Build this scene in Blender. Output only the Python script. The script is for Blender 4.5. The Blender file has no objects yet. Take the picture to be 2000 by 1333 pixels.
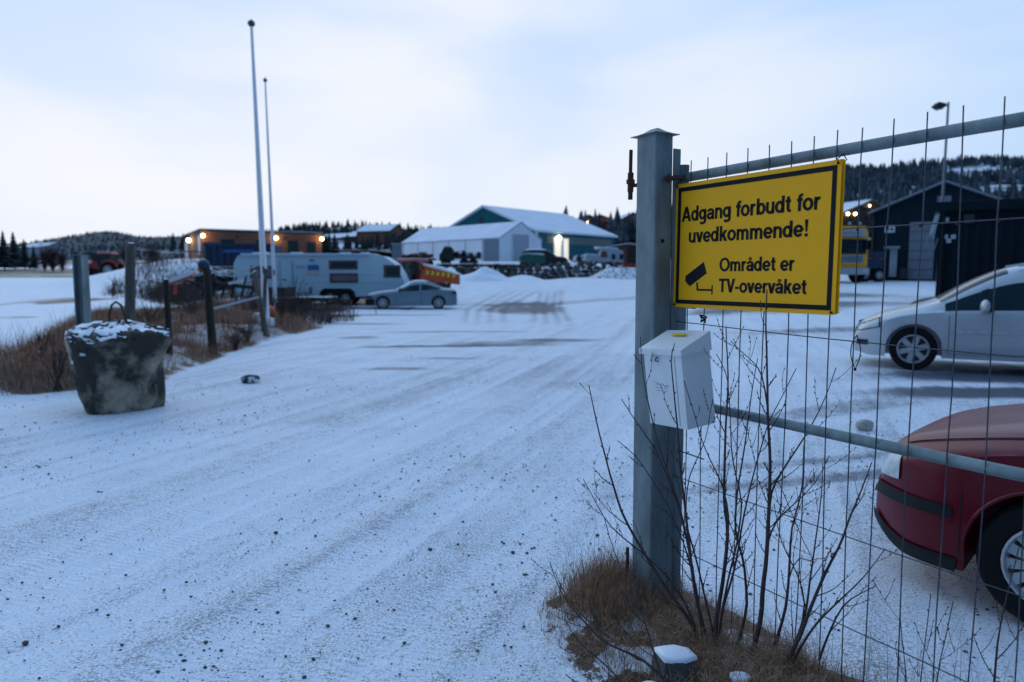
import bpy, math, random
import numpy as np
from mathutils import Vector, Matrix, Euler

random.seed(7)
rng = np.random.default_rng(11)
scene = bpy.context.scene
COL = scene.collection

# ------------------------------------------------------------------ camera
CAM_H = 1.62
PITCH = math.radians(5.16)
FPX = 1400.0
cam_data = bpy.data.cameras.new('camera')
cam_data.sensor_width = 36.0
cam_data.lens = 36.0 * FPX / 2000.0
cam_data.clip_start = 0.05
cam_data.clip_end = 9000
cam_data.dof.use_dof = True
cam_data.dof.focus_distance = 3.0
cam_data.dof.aperture_fstop = 2.2
cam = bpy.data.objects.new('camera', cam_data)
cam.location = (0, 0, CAM_H)
cam.rotation_euler = (math.radians(90) - PITCH, 0, 0)
COL.objects.link(cam)
scene.camera = cam

# ------------------------------------------------------------------ sky (dusk, overcast, glow low in the left front)
world = bpy.data.worlds.new('World')
scene.world = world
world.use_nodes = True
wn = world.node_tree.nodes
wl = world.node_tree.links
wn.clear()
w_out = wn.new('ShaderNodeOutputWorld')
w_bg = wn.new('ShaderNodeBackground')
w_bg.inputs['Strength'].default_value = 1.0
wl.new(w_bg.outputs[0], w_out.inputs[0])
SUN_EL, SUN_AZ = math.radians(7), math.radians(-32)      # azimuth from +Y, negative = left
sky = wn.new('ShaderNodeTexSky')
sky.sky_type = 'NISHITA'
sky.sun_disc = False
sky.sun_elevation = SUN_EL
sky.sun_rotation = SUN_AZ
tc = wn.new('ShaderNodeTexCoord')
sep = wn.new('ShaderNodeSeparateXYZ')
wl.new(tc.outputs['Generated'], sep.inputs[0])


def wmath(op, a, b=None, clamp=False):
    n = wn.new('ShaderNodeMath')
    n.operation = op
    n.use_clamp = clamp
    for i, v in enumerate((a, b)):
        if v is None:
            continue
        if isinstance(v, (int, float)):
            n.inputs[i].default_value = v
        else:
            wl.new(v, n.inputs[i])
    return n.outputs[0]


def wmix(fac, a, b, mode='MIX'):
    n = wn.new('ShaderNodeMix')
    n.data_type = 'RGBA'
    n.blend_type = mode
    n.clamp_result = False
    for sock, v in ((0, fac), (6, a), (7, b)):
        if isinstance(v, (int, float)):
            n.inputs[sock].default_value = v
        elif isinstance(v, tuple):
            n.inputs[sock].default_value = (*v, 1)
        else:
            wl.new(v, n.inputs[sock])
    return n.outputs[2]


def wramp(fac, stops, interp='EASE'):
    n = wn.new('ShaderNodeValToRGB')
    n.color_ramp.interpolation = interp
    while len(n.color_ramp.elements) < len(stops):
        n.color_ramp.elements.new(0.5)
    for e, (p, c) in zip(n.color_ramp.elements, stops):
        e.position = p
        e.color = (*c, 1)
    wl.new(fac, n.inputs[0])
    return n.outputs[0]


elev = wmath('MAXIMUM', sep.outputs['Z'], 0.0)
base = wramp(elev, [(0.0, (0.52, 0.64, 0.83)), (0.16, (0.45, 0.60, 0.83)), (0.36, (0.30, 0.51, 0.86)), (1.0, (0.40, 0.82, 1.44))], 'LINEAR')
# soft stretched cloud layers
mp = wn.new('ShaderNodeMapping')
mp.inputs['Scale'].default_value = (1.1, 1.1, 3.4)
mp.inputs['Rotation'].default_value = (0.12, 0.18, 0.6)
wl.new(tc.outputs['Generated'], mp.inputs[0])
nz = wn.new('ShaderNodeTexNoise')
nz.inputs['Scale'].default_value = 1.9
nz.inputs['Detail'].default_value = 5
nz.inputs['Roughness'].default_value = 0.42
nz.inputs['Distortion'].default_value = 0.25
wl.new(mp.outputs[0], nz.inputs['Vector'])
cl = wramp(nz.outputs[0], [(0.34, (0, 0, 0)), (0.64, (1, 1, 1))], 'EASE')
# glow of the set sun through the cloud
gd = Vector((math.sin(math.radians(-17)) * math.cos(math.radians(12)), math.cos(math.radians(-17)) * math.cos(math.radians(12)), math.sin(math.radians(12))))
dot = wn.new('ShaderNodeVectorMath')
dot.operation = 'DOT_PRODUCT'
wl.new(tc.outputs['Generated'], dot.inputs[0])
dot.inputs[1].default_value = gd
glow = wramp(dot.outputs['Value'], [(0.62, (0, 0, 0)), (0.88, (0.50, 0.50, 0.50)), (1.0, (1, 1, 1))], 'EASE')
cloudfac = wmath('MULTIPLY', cl, 0.80)
c1 = wmix(cloudfac, base, (0.63, 0.705, 0.81))
gfac = wmath('MULTIPLY', glow, wmath('ADD', wmath('MULTIPLY', cl, 0.50), 0.50), True)
c2 = wmix(gfac, c1, (0.735, 0.760, 0.810))
skyd = wmix(1.0, sky.outputs[0], (0.07, 0.07, 0.07), 'MULTIPLY')
c3 = wmix(0.99, skyd, c2)
# dusk: the sky away from the glow is darker and bluer, all the way round
dusk = wramp(wmath('ADD', wmath('MULTIPLY', dot.outputs['Value'], 0.5), 0.5), [(0.0, (0.12, 0.18, 0.26)), (0.40, (0.24, 0.34, 0.45)), (0.60, (0.80, 0.90, 1.0)), (0.78, (0.80, 0.90, 0.98)), (0.92, (1, 1, 1))], 'LINEAR')
c3 = wmix(1.0, c3, dusk, 'MULTIPLY')
wl.new(c3, w_bg.inputs['Color'])

sun_data = bpy.data.lights.new('sun', 'SUN')
sun_data.energy = 0.20
sun_data.angle = math.radians(35)
sun_data.color = (0.86, 0.93, 1.0)
sun = bpy.data.objects.new('sun', sun_data)
_sd = Vector((math.sin(SUN_AZ) * math.cos(math.radians(25)), math.cos(SUN_AZ) * math.cos(math.radians(25)), math.sin(math.radians(25))))
sun.rotation_euler = _sd.to_track_quat('Z', 'Y').to_euler()
sun.location = (0, 0, 40)
COL.objects.link(sun)

scene.view_settings.view_transform = 'Standard'
scene.view_settings.look = 'None'
scene.view_settings.exposure = 0.30
scene.view_settings.gamma = 1.0
scene.view_settings.use_curve_mapping = False
scene.cycles.max_bounces = 6
scene.cycles.use_denoising = True
scene.cycles.sample_clamp_indirect = 4


# ------------------------------------------------------------------ helpers
def at(px, py, Y):
    """World point seen at photo pixel (px, py) at forward distance Y."""
    cx, cy = (px - 1000.0) / FPX, -(py - 666.5) / FPX
    dy = math.cos(PITCH) + cy * math.sin(PITCH)
    dz = -math.sin(PITCH) + cy * math.cos(PITCH)
    s = Y / dy
    return Vector((cx * s, Y, CAM_H + dz * s))


def S(a, b, v):
    t = np.clip((v - a) / (b - a), 0.0, 1.0)
    return t * t * (3 - 2 * t)


def vnoise(x, y, seed=0):
    xi = np.floor(x).astype(np.int64)
    yi = np.floor(y).astype(np.int64)
    xf, yf = x - xi, y - yi
    u, v = xf * xf * (3 - 2 * xf), yf * yf * (3 - 2 * yf)

    def h(i, j):
        n = (i * 374761393 + j * 668265263 + seed * 974634777) & 0x7fffffff
        n = ((n ^ (n >> 13)) * 1274126177) & 0x7fffffff
        return ((n ^ (n >> 16)) & 0xffff) / 65535.0
    return (h(xi, yi) * (1 - u) + h(xi + 1, yi) * u) * (1 - v) + (h(xi, yi + 1) * (1 - u) + h(xi + 1, yi + 1) * u) * v


def fbm(x, y, seed=0, oct=4):
    s, a, t = 0, 0.5, 0
    for k in range(oct):
        s = s + a * vnoise(x * 2 ** k + 13.1 * k, y * 2 ** k - 7.7 * k, seed + k)
        t += a
        a *= 0.5
    return s / t


BANK = [(-12.5, 8.2), (-6.9, 9.3), (-5.4, 11.0), (-5.9, 15), (-6.1, 19.6), (-5.9, 22.5), (-7.4, 25), (-9.5, 31), (-13.5, 33), (-15.5, 24.5), (-12.2, 18.5), (-9.6, 13.0), (-11.0, 11.5), (-14, 10)]
ISLE = [(0.16, 3.05), (0.10, 3.28), (0.22, 3.62), (0.45, 3.85), (0.85, 3.70), (1.10, 3.30), (1.40, 2.75), (1.72, 2.2), (1.55, 1.7), (0.9, 1.9), (0.55, 2.45), (0.28, 2.75)]


def poly_in(x, y, poly):
    """Signed distance, positive inside."""
    d = np.full(np.shape(x), 1e9)
    inside = np.zeros(np.shape(x), bool)
    n = len(poly)
    for i in range(n):
        ax, ay = poly[i]
        bx, by = poly[(i + 1) % n]
        ex, ey = bx - ax, by - ay
        wx, wy = x - ax, y - ay
        t = np.clip((wx * ex + wy * ey) / (ex * ex + ey * ey), 0, 1)
        d = np.minimum(d, (wx - ex * t) ** 2 + (wy - ey * t) ** 2)
        c = ((ay <= y) & (by > y)) | ((by <= y) & (ay > y))
        with np.errstate(divide='ignore', invalid='ignore'):
            xi = ax + (y - ay) / (by - ay if by != ay else 1e-9) * ex
        inside ^= c & (x < xi)
    d = np.sqrt(d)
    return np.where(inside, d, -d)


def Hn(x, y):
    """Height of the land, vectorised."""
    x = np.asarray(x, float)
    y = np.asarray(y, float)
    right = S(5, 13, x)
    left = 1 - S(-13, -4, x)
    mid = (1 - right) * (1 - left)
    z = 0.2 * S(4, 9, y) * S(2, 5.2, x)
    z = z + right * (0.42 * S(12, 28, y) + 0.68 * S(28, 50, y) + 1.9 * S(56, 90, y))
    z = z + mid * (1.32 * S(37, 56, y) + 0.95 * S(57.6, 58.5, y) + 0.85 * S(59, 74, y))
    z = z + left * (1.45 * S(26, 78, y) + 2.0 * S(50, 74, y) * S(-40, -33, x))
    z = z + 0.030 * np.clip(y - 98, 0, 260)
    z = z + 0.35 * S(-0.1, 1.3, poly_in(x, y, BANK)) * (0.75 + 0.5 * vnoise(x * 0.9, y * 0.9, 3))
    z = z + 0.045 * S(-0.05, 0.25, poly_in(x, y, ISLE))
    return z


def H(x, y):
    return float(Hn(np.array([x]), np.array([y]))[0])


class MB:
    """Collects shapes and links them as ONE mesh object."""

    def __init__(s):
        s.v, s.f = [], []

    def add(s, vs, fs):
        b = len(s.v)
        s.v += [tuple(v) for v in vs]
        s.f += [tuple(i + b for i in f) for f in fs]
        return s

    def box(s, c, d, rot=None, taper=1.0):
        x, y, z = d[0] / 2, d[1] / 2, d[2] / 2
        vs = [Vector((sx * x * (taper if sz > 0 else 1), sy * y * (taper if sz > 0 else 1), sz * z)) for sx, sy, sz in
              ((-1, -1, -1), (1, -1, -1), (1, 1, -1), (-1, 1, -1), (-1, -1, 1), (1, -1, 1), (1, 1, 1), (-1, 1, 1))]
        if rot is not None:
            m = Euler(rot).to_matrix() if not isinstance(rot, Matrix) else rot
            vs = [m @ v for v in vs]
        c = Vector(c)
        return s.add([v + c for v in vs], [(0, 3, 2, 1), (4, 5, 6, 7), (0, 1, 5, 4), (1, 2, 6, 5), (2, 3, 7, 6), (3, 0, 4, 7)])

    def tube(s, pts, r, n=8, caps=True):
        pts = [Vector(p) for p in pts]
        rs = r if isinstance(r, (list, tuple)) else [r] * len(pts)
        vs, fs = [], []
        ref = None
        for i, p in enumerate(pts):
            d = (pts[min(i + 1, len(pts) - 1)] - pts[max(i - 1, 0)]).normalized()
            if ref is None:
                ref = d.orthogonal().normalized()
            ref = (ref - d * ref.dot(d))
            ref = ref.normalized() if ref.length > 1e-6 else d.orthogonal().normalized()
            w = d.cross(ref)
            for k in range(n):
                a = 2 * math.pi * k / n
                vs.append(p + (ref * math.cos(a) + w * math.sin(a)) * rs[i])
        for i in range(len(pts) - 1):
            for k in range(n):
                a, b = i * n + k, i * n + (k + 1) % n
                fs.append((a, b, b + n, a + n))
        if caps:
            fs.append(tuple(range(n))[::-1])
            fs.append(tuple((len(pts) - 1) * n + k for k in range(n)))
        return s.add(vs, fs)

    def lathe(s, prof, c=(0, 0, 0), axis='Z', n=24, rot=None):
        vs, fs = [], []
        for r, h in prof:
            for k in range(n):
                a = 2 * math.pi * k / n
                v = Vector((r * math.cos(a), r * math.sin(a), h))
                if axis == 'Y':
                    v = Vector((v.x, v.z, v.y))
                elif axis == 'X':
                    v = Vector((v.z, v.x, v.y))
                if rot is not None:
                    v = Euler(rot).to_matrix() @ v
                vs.append(v + Vector(c))
        for i in range(len(prof) - 1):
            for k in range(n):
                a, b = i * n + k, i * n + (k + 1) % n
                f = (a, b, b + n, a + n)
                fs.append(f if axis != 'Y' else f[::-1])
        return s.add(vs, fs)

    def ball(s, c, r, sc=(1, 1, 1), n=12, m=8):
        prof = [(max(1e-4, r * math.sin(math.pi * i / m)), -r * math.cos(math.pi * i / m)) for i in range(m + 1)]
        vs, fs = [], []
        for rr, h in prof:
            for k in range(n):
                a = 2 * math.pi * k / n
                vs.append(Vector((rr * math.cos(a) * sc[0] + c[0], rr * math.sin(a) * sc[1] + c[1], h * sc[2] + c[2])))
        for i in range(m):
            for k in range(n):
                a, b = i * n + k, i * n + (k + 1) % n
                fs.append((a, b, b + n, a + n))
        return s.add(vs, fs)

    def prism(s, poly, fn, depth):
        """poly: 2-D outline; fn(u, v, w) -> point; extruded from w=0 to w=depth."""
        n = len(poly)
        vs = [fn(u, v, 0) for u, v in poly] + [fn(u, v, depth) for u, v in poly]
        fs = [tuple(range(n))[::-1], tuple(range(n, 2 * n))] + [(i, (i + 1) % n, n + (i + 1) % n, n + i) for i in range(n)]
        return s.add(vs, fs)

    def rock(s, c, d, seed=0, n=9, m=6, rough=0.22, flat=0.0):
        r = random.Random(seed)
        ph = [r.uniform(0, 6.28) for _ in range(6)]
        vs, fs = [], []
        for i in range(m + 1):
            t = math.pi * i / m
            for k in range(n):
                a = 2 * math.pi * k / n
                q = 1 + rough * (math.sin(2 * a + ph[0] + 2 * t) * 0.5 + math.sin(3 * a + ph[1]) * 0.35 * math.sin(t) + r.uniform(-.35, .35))
                st = abs(math.sin(t)) ** 0.7
                z = -math.cos(t)
                z = math.copysign(abs(z) ** (0.75), z)
                vs.append((c[0] + d[0] / 2 * q * st * math.cos(a), c[1] + d[1] / 2 * q * st * math.sin(a), c[2] + d[2] / 2 * z * (1 + 0.3 * rough * r.uniform(-1, 1))))
        for i in range(m):
            for k in range(n):
                a, b = i * n + k, i * n + (k + 1) % n
                fs.append((a, b, b + n, a + n))
        return s.add(vs, fs)

    def build(s, name, mat, parent=None, smooth=False, angle=40):
        me = bpy.data.meshes.new(name)
        me.from_pydata([tuple(v) for v in s.v], [], s.f)
        me.validate()
        me.materials.append(mat)
        if smooth:
            me.shade_smooth()
            me.set_sharp_from_angle(angle=math.radians(angle))
        o = bpy.data.objects.new(name, me)
        COL.objects.link(o)
        if parent is not None:
            o.parent = parent
        return o


def tag(o, label=None, cat=None, group=None, kind=None):
    if label:
        o['label'] = label
    if cat:
        o['category'] = cat
    if group:
        o['group'] = group
    if kind:
        o['kind'] = kind
    return o


def thing(name, loc, label, cat, rz=0.0, group=None):
    o = bpy.data.objects.new(name, None)
    o.empty_display_size = 0.2
    o.location = loc
    o.rotation_euler = (0, 0, rz)
    COL.objects.link(o)
    return tag(o, label, cat, group)


def copy_tree(o, label=None, loc=None, rz=None, parent=None):
    c = o.copy()
    COL.objects.link(c)
    c.parent = parent
    for ch in list(o.children):
        copy_tree(ch, parent=c)
    if label:
        c['label'] = label
    if loc is not None:
        c.location = loc
    if rz is not None:
        c.rotation_euler.z = rz
    return c


# ------------------------------------------------------------------ materials
def mat(name, col, rough=0.6, metal=0.0, var=0.12, vscale=3.0, bump=0.0, bscale=40.0, coat=0.0, col2=None, cfac=(0.45, 0.6), emit=None, estr=0.0, stretch=(1, 1, 1), spec=0.5):
    m = bpy.data.materials.new(name)
    m.use_nodes = True
    nt = m.node_tree
    b = nt.nodes['Principled BSDF']
    b.inputs['Roughness'].default_value = rough
    b.inputs['Metallic'].default_value = metal
    b.inputs['Specular IOR Level'].default_value = spec
    if coat:
        b.inputs['Coat Weight'].default_value = coat
        b.inputs['Coat Roughness'].default_value = 0.06
    t = nt.nodes.new('ShaderNodeTexCoord')
    mpg = nt.nodes.new('ShaderNodeMapping')
    mpg.inputs['Scale'].default_value = stretch
    nt.links.new(t.outputs['Object'], mpg.inputs[0])
    n = nt.nodes.new('ShaderNodeTexNoise')
    n.inputs['Scale'].default_value = vscale
    n.inputs['Detail'].default_value = 6
    n.inputs['Roughness'].default_value = 0.6
    nt.links.new(mpg.outputs[0], n.inputs['Vector'])
    r = nt.nodes.new('ShaderNodeValToRGB')
    if col2 is None:
        r.color_ramp.elements[0].position, r.color_ramp.elements[1].position = 0.3, 0.7
        r.color_ramp.elements[0].color = (*[c * (1 - var) for c in col], 1)
        r.color_ramp.elements[1].color = (*[min(1, c * (1 + var)) for c in col], 1)
    else:
        r.color_ramp.elements[0].position, r.color_ramp.elements[1].position = cfac
        r.color_ramp.elements[0].color = (*col, 1)
        r.color_ramp.elements[1].color = (*col2, 1)
    nt.links.new(n.outputs[0], r.inputs[0])
    nt.links.new(r.outputs[0], b.inputs['Base Color'])
    if bump:
        n2 = nt.nodes.new('ShaderNodeTexNoise')
        n2.inputs['Scale'].default_value = bscale
        n2.inputs['Detail'].default_value = 5
        nt.links.new(mpg.outputs[0], n2.inputs['Vector'])
        bp = nt.nodes.new('ShaderNodeBump')
        bp.inputs['Strength'].default_value = bump
        bp.inputs['Distance'].default_value = 0.01
        nt.links.new(n2.outputs[0], bp.inputs['Height'])
        nt.links.new(bp.outputs[0], b.inputs['Normal'])
    if emit:
        b.inputs['Emission Color'].default_value = (*emit, 1)
        b.inputs['Emission Strength'].default_value = estr
    return m


M = {}
M['snow'] = mat('snow', (0.80, 0.83, 0.88), 0.6, var=0.05, bump=0.3, bscale=20)
M['snow_patchy'] = mat('snow_patchy', (0.10, 0.09, 0.08), 0.8, col2=(0.78, 0.81, 0.86), cfac=(0.42, 0.52), vscale=5, bump=0.5, bscale=12)
M['galv'] = mat('galvanised_steel', (0.17, 0.215, 0.22), 0.6, 0.3, var=0.38, vscale=9, bump=0.10, bscale=90, stretch=(1, 1, 0.35))
M['galv_dark'] = mat('galvanised_wire', (0.055, 0.065, 0.08), 0.45, 0.5, var=0.3, vscale=30)
M['rust'] = mat('rust', (0.075, 0.03, 0.018), 0.85, 0.1, var=0.4, vscale=60, bump=0.6, bscale=150)
M['yellow'] = mat('sign_yellow', (0.95, 0.43, 0.006), 0.5, var=0.03, vscale=3, bump=0.05, bscale=300, spec=0.2)
M['black'] = mat('sign_black', (0.009, 0.010, 0.012), 0.6, var=0.1, spec=0.15)
M['white_box'] = mat('white_enamel', (0.74, 0.76, 0.76), 0.38, var=0.03, vscale=12, bump=0.05, bscale=60)
M['bark'] = mat('birch_bark', (0.060, 0.036, 0.034), 0.7, var=0.4, vscale=40, bump=0.4, bscale=120)
M['bud'] = mat('buds', (0.055, 0.028, 0.024), 0.7, var=0.3)
M['grass'] = mat('dry_grass', (0.19, 0.085, 0.042), 0.8, col2=(0.50, 0.33, 0.20), cfac=(0.38, 0.66), vscale=22)
M['grass_far'] = mat('dry_grass_bank', (0.24, 0.105, 0.060), 0.85, col2=(0.54, 0.30, 0.18), cfac=(0.35, 0.7), vscale=5)
M['stone'] = mat('gravel_stone', (0.05, 0.052, 0.052), 0.75, col2=(0.13, 0.125, 0.11), vscale=2.0, cfac=(0.4, 0.65))
M['rubber'] = mat('rubber', (0.012, 0.012, 0.014), 0.85, spec=0.15, var=0.2, bump=0.2, bscale=60)
M['rim'] = mat('rim_silver', (0.42, 0.45, 0.47), 0.38, 0.5, var=0.1)
M['rim_dark'] = mat('rim_dark', (0.02, 0.02, 0.022), 0.6)
M['redpaint'] = mat('red_car_paint', (0.125, 0.003, 0.011), 0.34, 0.0, var=0.10, vscale=2, coat=0.14, spec=0.2)
M['silver'] = mat('silver_car_paint', (0.46, 0.49, 0.52), 0.36, 0.35, var=0.05, vscale=3, coat=0.3)
M['bluegrey'] = mat('bluegrey_car_paint', (0.17, 0.24, 0.29), 0.35, 0.3, var=0.06, coat=0.4)
M['blackplastic'] = mat('black_plastic', (0.010, 0.014, 0.016), 0.6, var=0.15, spec=0.2)
M['carglass'] = mat('car_glass', (0.004, 0.020, 0.026), 0.08, var=0.3, vscale=4, spec=0.25)
M['lens'] = mat('headlight_lens', (0.46, 0.52, 0.55), 0.35, 0.0, var=0.30, vscale=14, coat=0.3)
M['rocksnow'] = mat('stone_with_snow_specks', (0.035, 0.04, 0.042), 0.9, col2=(0.70, 0.74, 0.80), cfac=(0.52, 0.60), vscale=11, bump=0.6, bscale=30)
M['orange'] = mat('orange_lens', (0.5, 0.13, 0.01), 0.3)
M['gap'] = mat('panel_gap', (0.008, 0.008, 0.008), 0.8)
M['concrete'] = mat('weathered_concrete', (0.060, 0.055, 0.048), 0.95, spec=0.1, col2=(0.42, 0.35, 0.26), cfac=(0.46, 0.62), vscale=1.7, bump=0.9, bscale=14)
M['wood'] = mat('weathered_wood', (0.085, 0.075, 0.062), 0.85, col2=(0.17, 0.15, 0.12), vscale=9, stretch=(1, 1, 0.12), bump=0.5, bscale=30)
M['wood_dark'] = mat('dark_wood', (0.030, 0.024, 0.017), 0.9, var=0.35, vscale=9, stretch=(1, 1, 0.12), bump=0.5)
M['polewhite'] = mat('flagpole_white', (0.80, 0.82, 0.85), 0.4, var=0.05)
M['poletop'] = mat('flagpole_finial', (0.05, 0.07, 0.09), 0.4)
M['teal'] = mat('teal_cladding', (0.004, 0.105, 0.130), 0.7, spec=0.2, var=0.10, vscale=0.6)
M['tan'] = mat('tan_band', (0.13, 0.155, 0.15), 0.7, var=0.08, spec=0.2)
M['brownwall'] = mat('brown_panel_wall', (0.165, 0.085, 0.055), 0.75, var=0.16, vscale=0.7, stretch=(0.3, 0.3, 5))
M['darkwall'] = mat('dark_blue_wall', (0.006, 0.020, 0.030), 0.8, spec=0.15, var=0.2, vscale=0.5, stretch=(4, 4, 0.3))
M['shedwall'] = mat('shed_wall', (0.004, 0.012, 0.018), 0.8, spec=0.12, var=0.25, vscale=1.0)
M['roofdark'] = mat('dark_roof', (0.022, 0.026, 0.032), 0.7, col2=(0.30, 0.34, 0.38), cfac=(0.55, 0.8), vscale=0.8)
M['greydoor'] = mat('grey_door', (0.16, 0.19, 0.23), 0.6, var=0.08)
M['palegrey'] = mat('pale_grey', (0.33, 0.38, 0.42), 0.6, var=0.08)
M['tent'] = mat('tent_sheet', (0.74, 0.78, 0.82), 0.6, var=0.06, vscale=0.5)
M['tentgrey'] = mat('tent_grey', (0.16, 0.21, 0.26), 0.7)
M['roofsnow'] = mat('roof_snow', (0.66, 0.71, 0.79), 0.7, var=0.10, vscale=0.35, stretch=(1, 1, 1))
M['winglass'] = mat('window_glass', (0.010, 0.028, 0.036), 0.15, var=0.3, spec=0.3)
M['palestone'] = mat('pale_stone', (0.42, 0.40, 0.36), 0.9, var=0.3, vscale=14, bump=0.6)
M['whitetrim'] = mat('white_trim', (0.66, 0.69, 0.72), 0.5)
M['caravan'] = mat('caravan_panel', (0.43, 0.60, 0.66), 0.5, var=0.04, vscale=1.5)
M['maroon'] = mat('caravan_window_frame', (0.10, 0.055, 0.065), 0.4)
M['curtain'] = mat('caravan_window_blind', (0.17, 0.12, 0.15), 0.5)
M['blue'] = mat('blue_steel', (0.003, 0.028, 0.080), 0.5, var=0.2, vscale=2)
M['bluedecal'] = mat('blue_decal', (0.01, 0.13, 0.36), 0.5)
M['pinkdecal'] = mat('pale_decal', (0.5, 0.42, 0.42), 0.5)
M['red'] = mat('tractor_red', (0.36, 0.022, 0.014), 0.45, var=0.1)
M['orangered'] = mat('plough_orange', (0.60, 0.075, 0.012), 0.5, var=0.12)
M['chevron'] = mat('chevron_yellow', (0.85, 0.75, 0.02), 0.5)
M['dark'] = mat('dark_machinery', (0.018, 0.02, 0.022), 0.7, var=0.4)
M['green'] = mat('green_paint', (0.008, 0.10, 0.07), 0.5, var=0.15)
M['truckyellow'] = mat('truck_yellow', (0.92, 0.40, 0.008), 0.4, var=0.05, coat=0.3)
M['rustyload'] = mat('rusty_scrap', (0.06, 0.03, 0.022), 0.85, col2=(0.20, 0.085, 0.05), vscale=4, cfac=(0.4, 0.6))
M['stonewall'] = mat('wall_stone', (0.035, 0.036, 0.034), 0.9, col2=(0.15, 0.14, 0.12), vscale=1.6, cfac=(0.4, 0.65), bump=0.6, bscale=6)
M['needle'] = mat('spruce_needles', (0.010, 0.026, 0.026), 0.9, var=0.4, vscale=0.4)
M['needle2'] = mat('spruce_needles_hazed', (0.022, 0.052, 0.068), 0.9, var=0.3, vscale=0.02)  # paler, bluer needles: distance haze is mixed into the colour
M['needle3'] = mat('frosted_spruce', (0.020, 0.040, 0.052), 0.9, col2=(0.17, 0.22, 0.27), vscale=0.06, cfac=(0.48, 0.75))
M['brush'] = mat('bare_brush', (0.070, 0.042, 0.036), 0.9, var=0.4)
M['hillsnow'] = mat('hill_snow', (0.030, 0.045, 0.055), 0.9, col2=(0.62, 0.66, 0.72), vscale=0.022, cfac=(0.45, 0.60))
M['pasture'] = None
M['hillblue'] = mat('hill_floor_hazed', (0.018, 0.042, 0.056), 0.9, var=0.3, vscale=0.01)  # bluish tint of distant air painted into the hill colour
M['lampwarm'] = mat('warm_lamp', (1, 0.7, 0.35), 0.5, emit=(1.0, 0.62, 0.25), estr=16)
M['lampwhite'] = mat('cool_lamp', (1, 1, 0.9), 0.5, emit=(1.0, 0.90, 0.62), estr=9)
M['litinside'] = mat('lit_doorway', (0.8, 0.75, 0.6), 0.6, emit=(1.0, 0.88, 0.62), estr=0.55)
M['stickyellow'] = mat('sticker_yellow', (0.75, 0.50, 0.03), 0.5)
M['ink'] = mat('ink_grey', (0.25, 0.27, 0.29), 0.6)
M['rope'] = mat('rope', (0.22, 0.25, 0.28), 0.8)

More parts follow.
